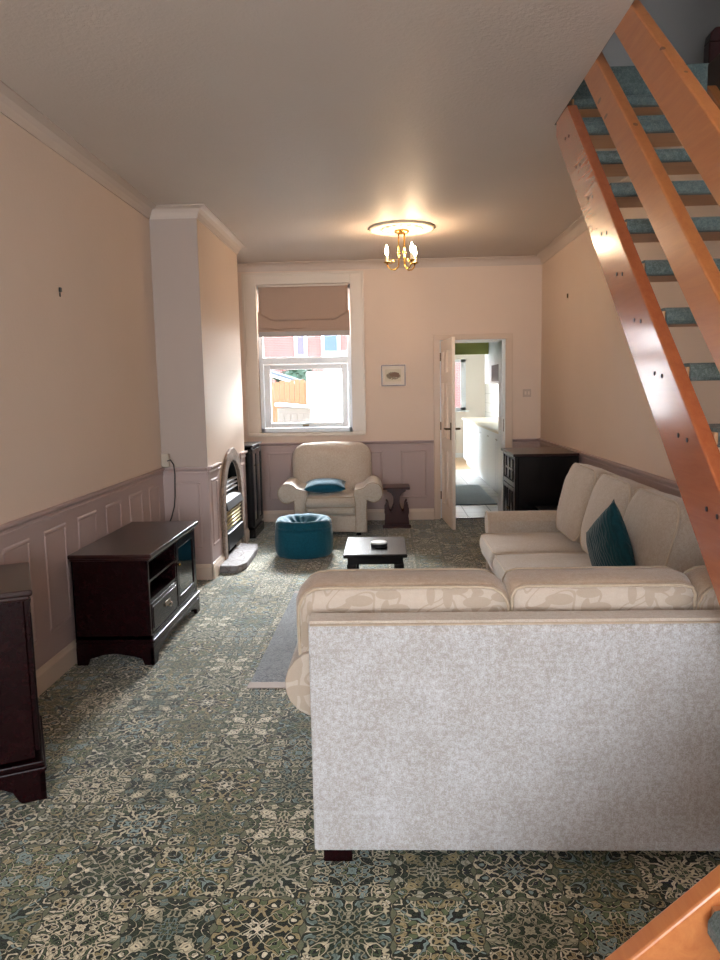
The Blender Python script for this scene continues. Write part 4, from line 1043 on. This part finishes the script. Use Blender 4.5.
# ================================================================ GARDEN seen through the window
struct('ground', B(-12, 12, YB+WT, 40, -.3, -.16), 'paving')
fe = thing('garden_fence', 'orange timber board fence in the garden outside the window', 'fence', (-2.3, 13.0, -.16))
for k in range(10):
    x = .02+k*.088
    B(x, x+.082, 0, .02, 0, 1.745+.009*k+.01*((k*7) % 3)).build('fence_board', 'fence', fe, bevel=.003)
B(0, .9, .02, .06, .4, .46).build('fence_rail', 'fence', fe); B(0, .9, .02, .06, 1.3, 1.36).build('fence_rail', 'fence', fe)
B(.86, .92, .02, .08, 0, 1.80).build('fence_post', 'fence', fe)
gb = thing('garden_storage_box', 'pale plastic garden storage box with a sloping lid outside the window', 'storage box', (-1.34, 11.2, -.16))
bb = MB(); bb.box(-.26, .23, -.2, .25, 0, 1.39)
bb.build('body', 'shedbox', gb, bevel=.01)
for k in range(5): B(-.245+.1*k, -.17+.1*k, -.212, -.2, .1, 1.30).build('panel_rib', 'shedbox', gb, bevel=.004)
MB().prism([(-.29, 1.42), (.31, 1.375), (.31, 1.395), (-.29, 1.46)], -.26, .28, 'y').build('lid', 'white', gb, bevel=.005)
struct('wall_garden', B(-1.47, .1, 14.0, 14.2, -.16, 1.82), 'render')
sh = thing('neighbour_shed', 'grey slate roofed shed behind the garden fence', 'shed', (-2.6, 16.2, -.16))
B(-.6, .55, 0, 1.2, 0, 1.72).build('shed_wall', 'brick', sh)
MB().prism([(-.8, 2.30), (.72, 1.80), (.72, 1.87), (-.8, 2.37)], -.15, 1.3, 'y').build('shed_roof', 'slate', sh); B(-.8, .75, -.19, -.15, 1.80, 1.84).build('fascia', 'white', sh) if False else None
MB().prism([(-.8, 2.26), (.74, 1.76), (.74, 1.81), (-.8, 2.31)], -.19, -.15, 'y').build('fascia', 'white', sh)
def bush(name, label, loc, sx_, sy_, sz_, n=420, seed=1):
    rnd = random.Random(seed); mb = MB()
    for k in range(n):
        th_ = rnd.uniform(0, 2*PI); ph = math.acos(rnd.uniform(-.3, 1)); rr = rnd.uniform(.75, 1.05)
        c = Vector((sx_*rr*math.sin(ph)*math.cos(th_), sy_*rr*math.sin(ph)*math.sin(th_), sz_*(.45+.55*rr*math.cos(ph))))
        R_ = Matrix.Rotation(rnd.uniform(0, 6), 3, 'Z') @ Matrix.Rotation(rnd.uniform(0, 3), 3, 'X'); s_ = rnd.uniform(.06, .12)
        mb.add([c+R_ @ Vector(v)*s_ for v in ((-1, 0, 0), (0, -.5, .15), (1, 0, 0), (0, .5, .15))], [(0, 1, 2, 3)])
    t__ = thing(name, label, 'shrub', loc)
    mb.build('foliage', 'leaf', t__); MB().lathe([(.06, 0), (.04, sz_*.6)], seg=10).build('stem', 'timber', t__)
    MB().sphere((0, 0, sz_*.45), 1, 20, 12, (sx_*.8, sy_*.8, sz_*.46)).build('inner_foliage', 'leaf', t__, smooth=True)
bush('garden_shrub', 'large green shrub between the shed roof and the white garden wall', (-2.15, 18.4, -.16), .75, .5, 2.45, 600, 3)
bush('garden_shrub', 'green shrub just topping the white garden wall on the right', (-1.2, 15.6, -.16), .8, .5, 2.15, 500, 5)
hs = thing('brick_house', 'red brick house with white framed windows seen over the garden wall', 'house', (-3.0, 26, -.3))
B(-4, 6, 0, 4, 0, 4.3).build('brick_walls', 'brick', hs)
for (x0, x1, z0, z1, pm) in ((-3.09+3, -2.69+3, 2.9, 3.75, 'pane_mauve'), (-2.15+3, -1.54+3, 2.9, 3.75, 'pane_blue')):
    f_ = MB().box(x0-.02, x1+.02, -.06, .0, z0-.05, z1+.05).build('house_window', 'white', hs); B(x0+.08, x1-.08, -.07, -.06, z0+.12, z1-.08).build('pane', pm, f_)
MB().prism([(-.4, 4.3), (2, 5.2), (4.4, 4.3)], -4.2, 6.2, 'x').build('roof', 'slate', hs)
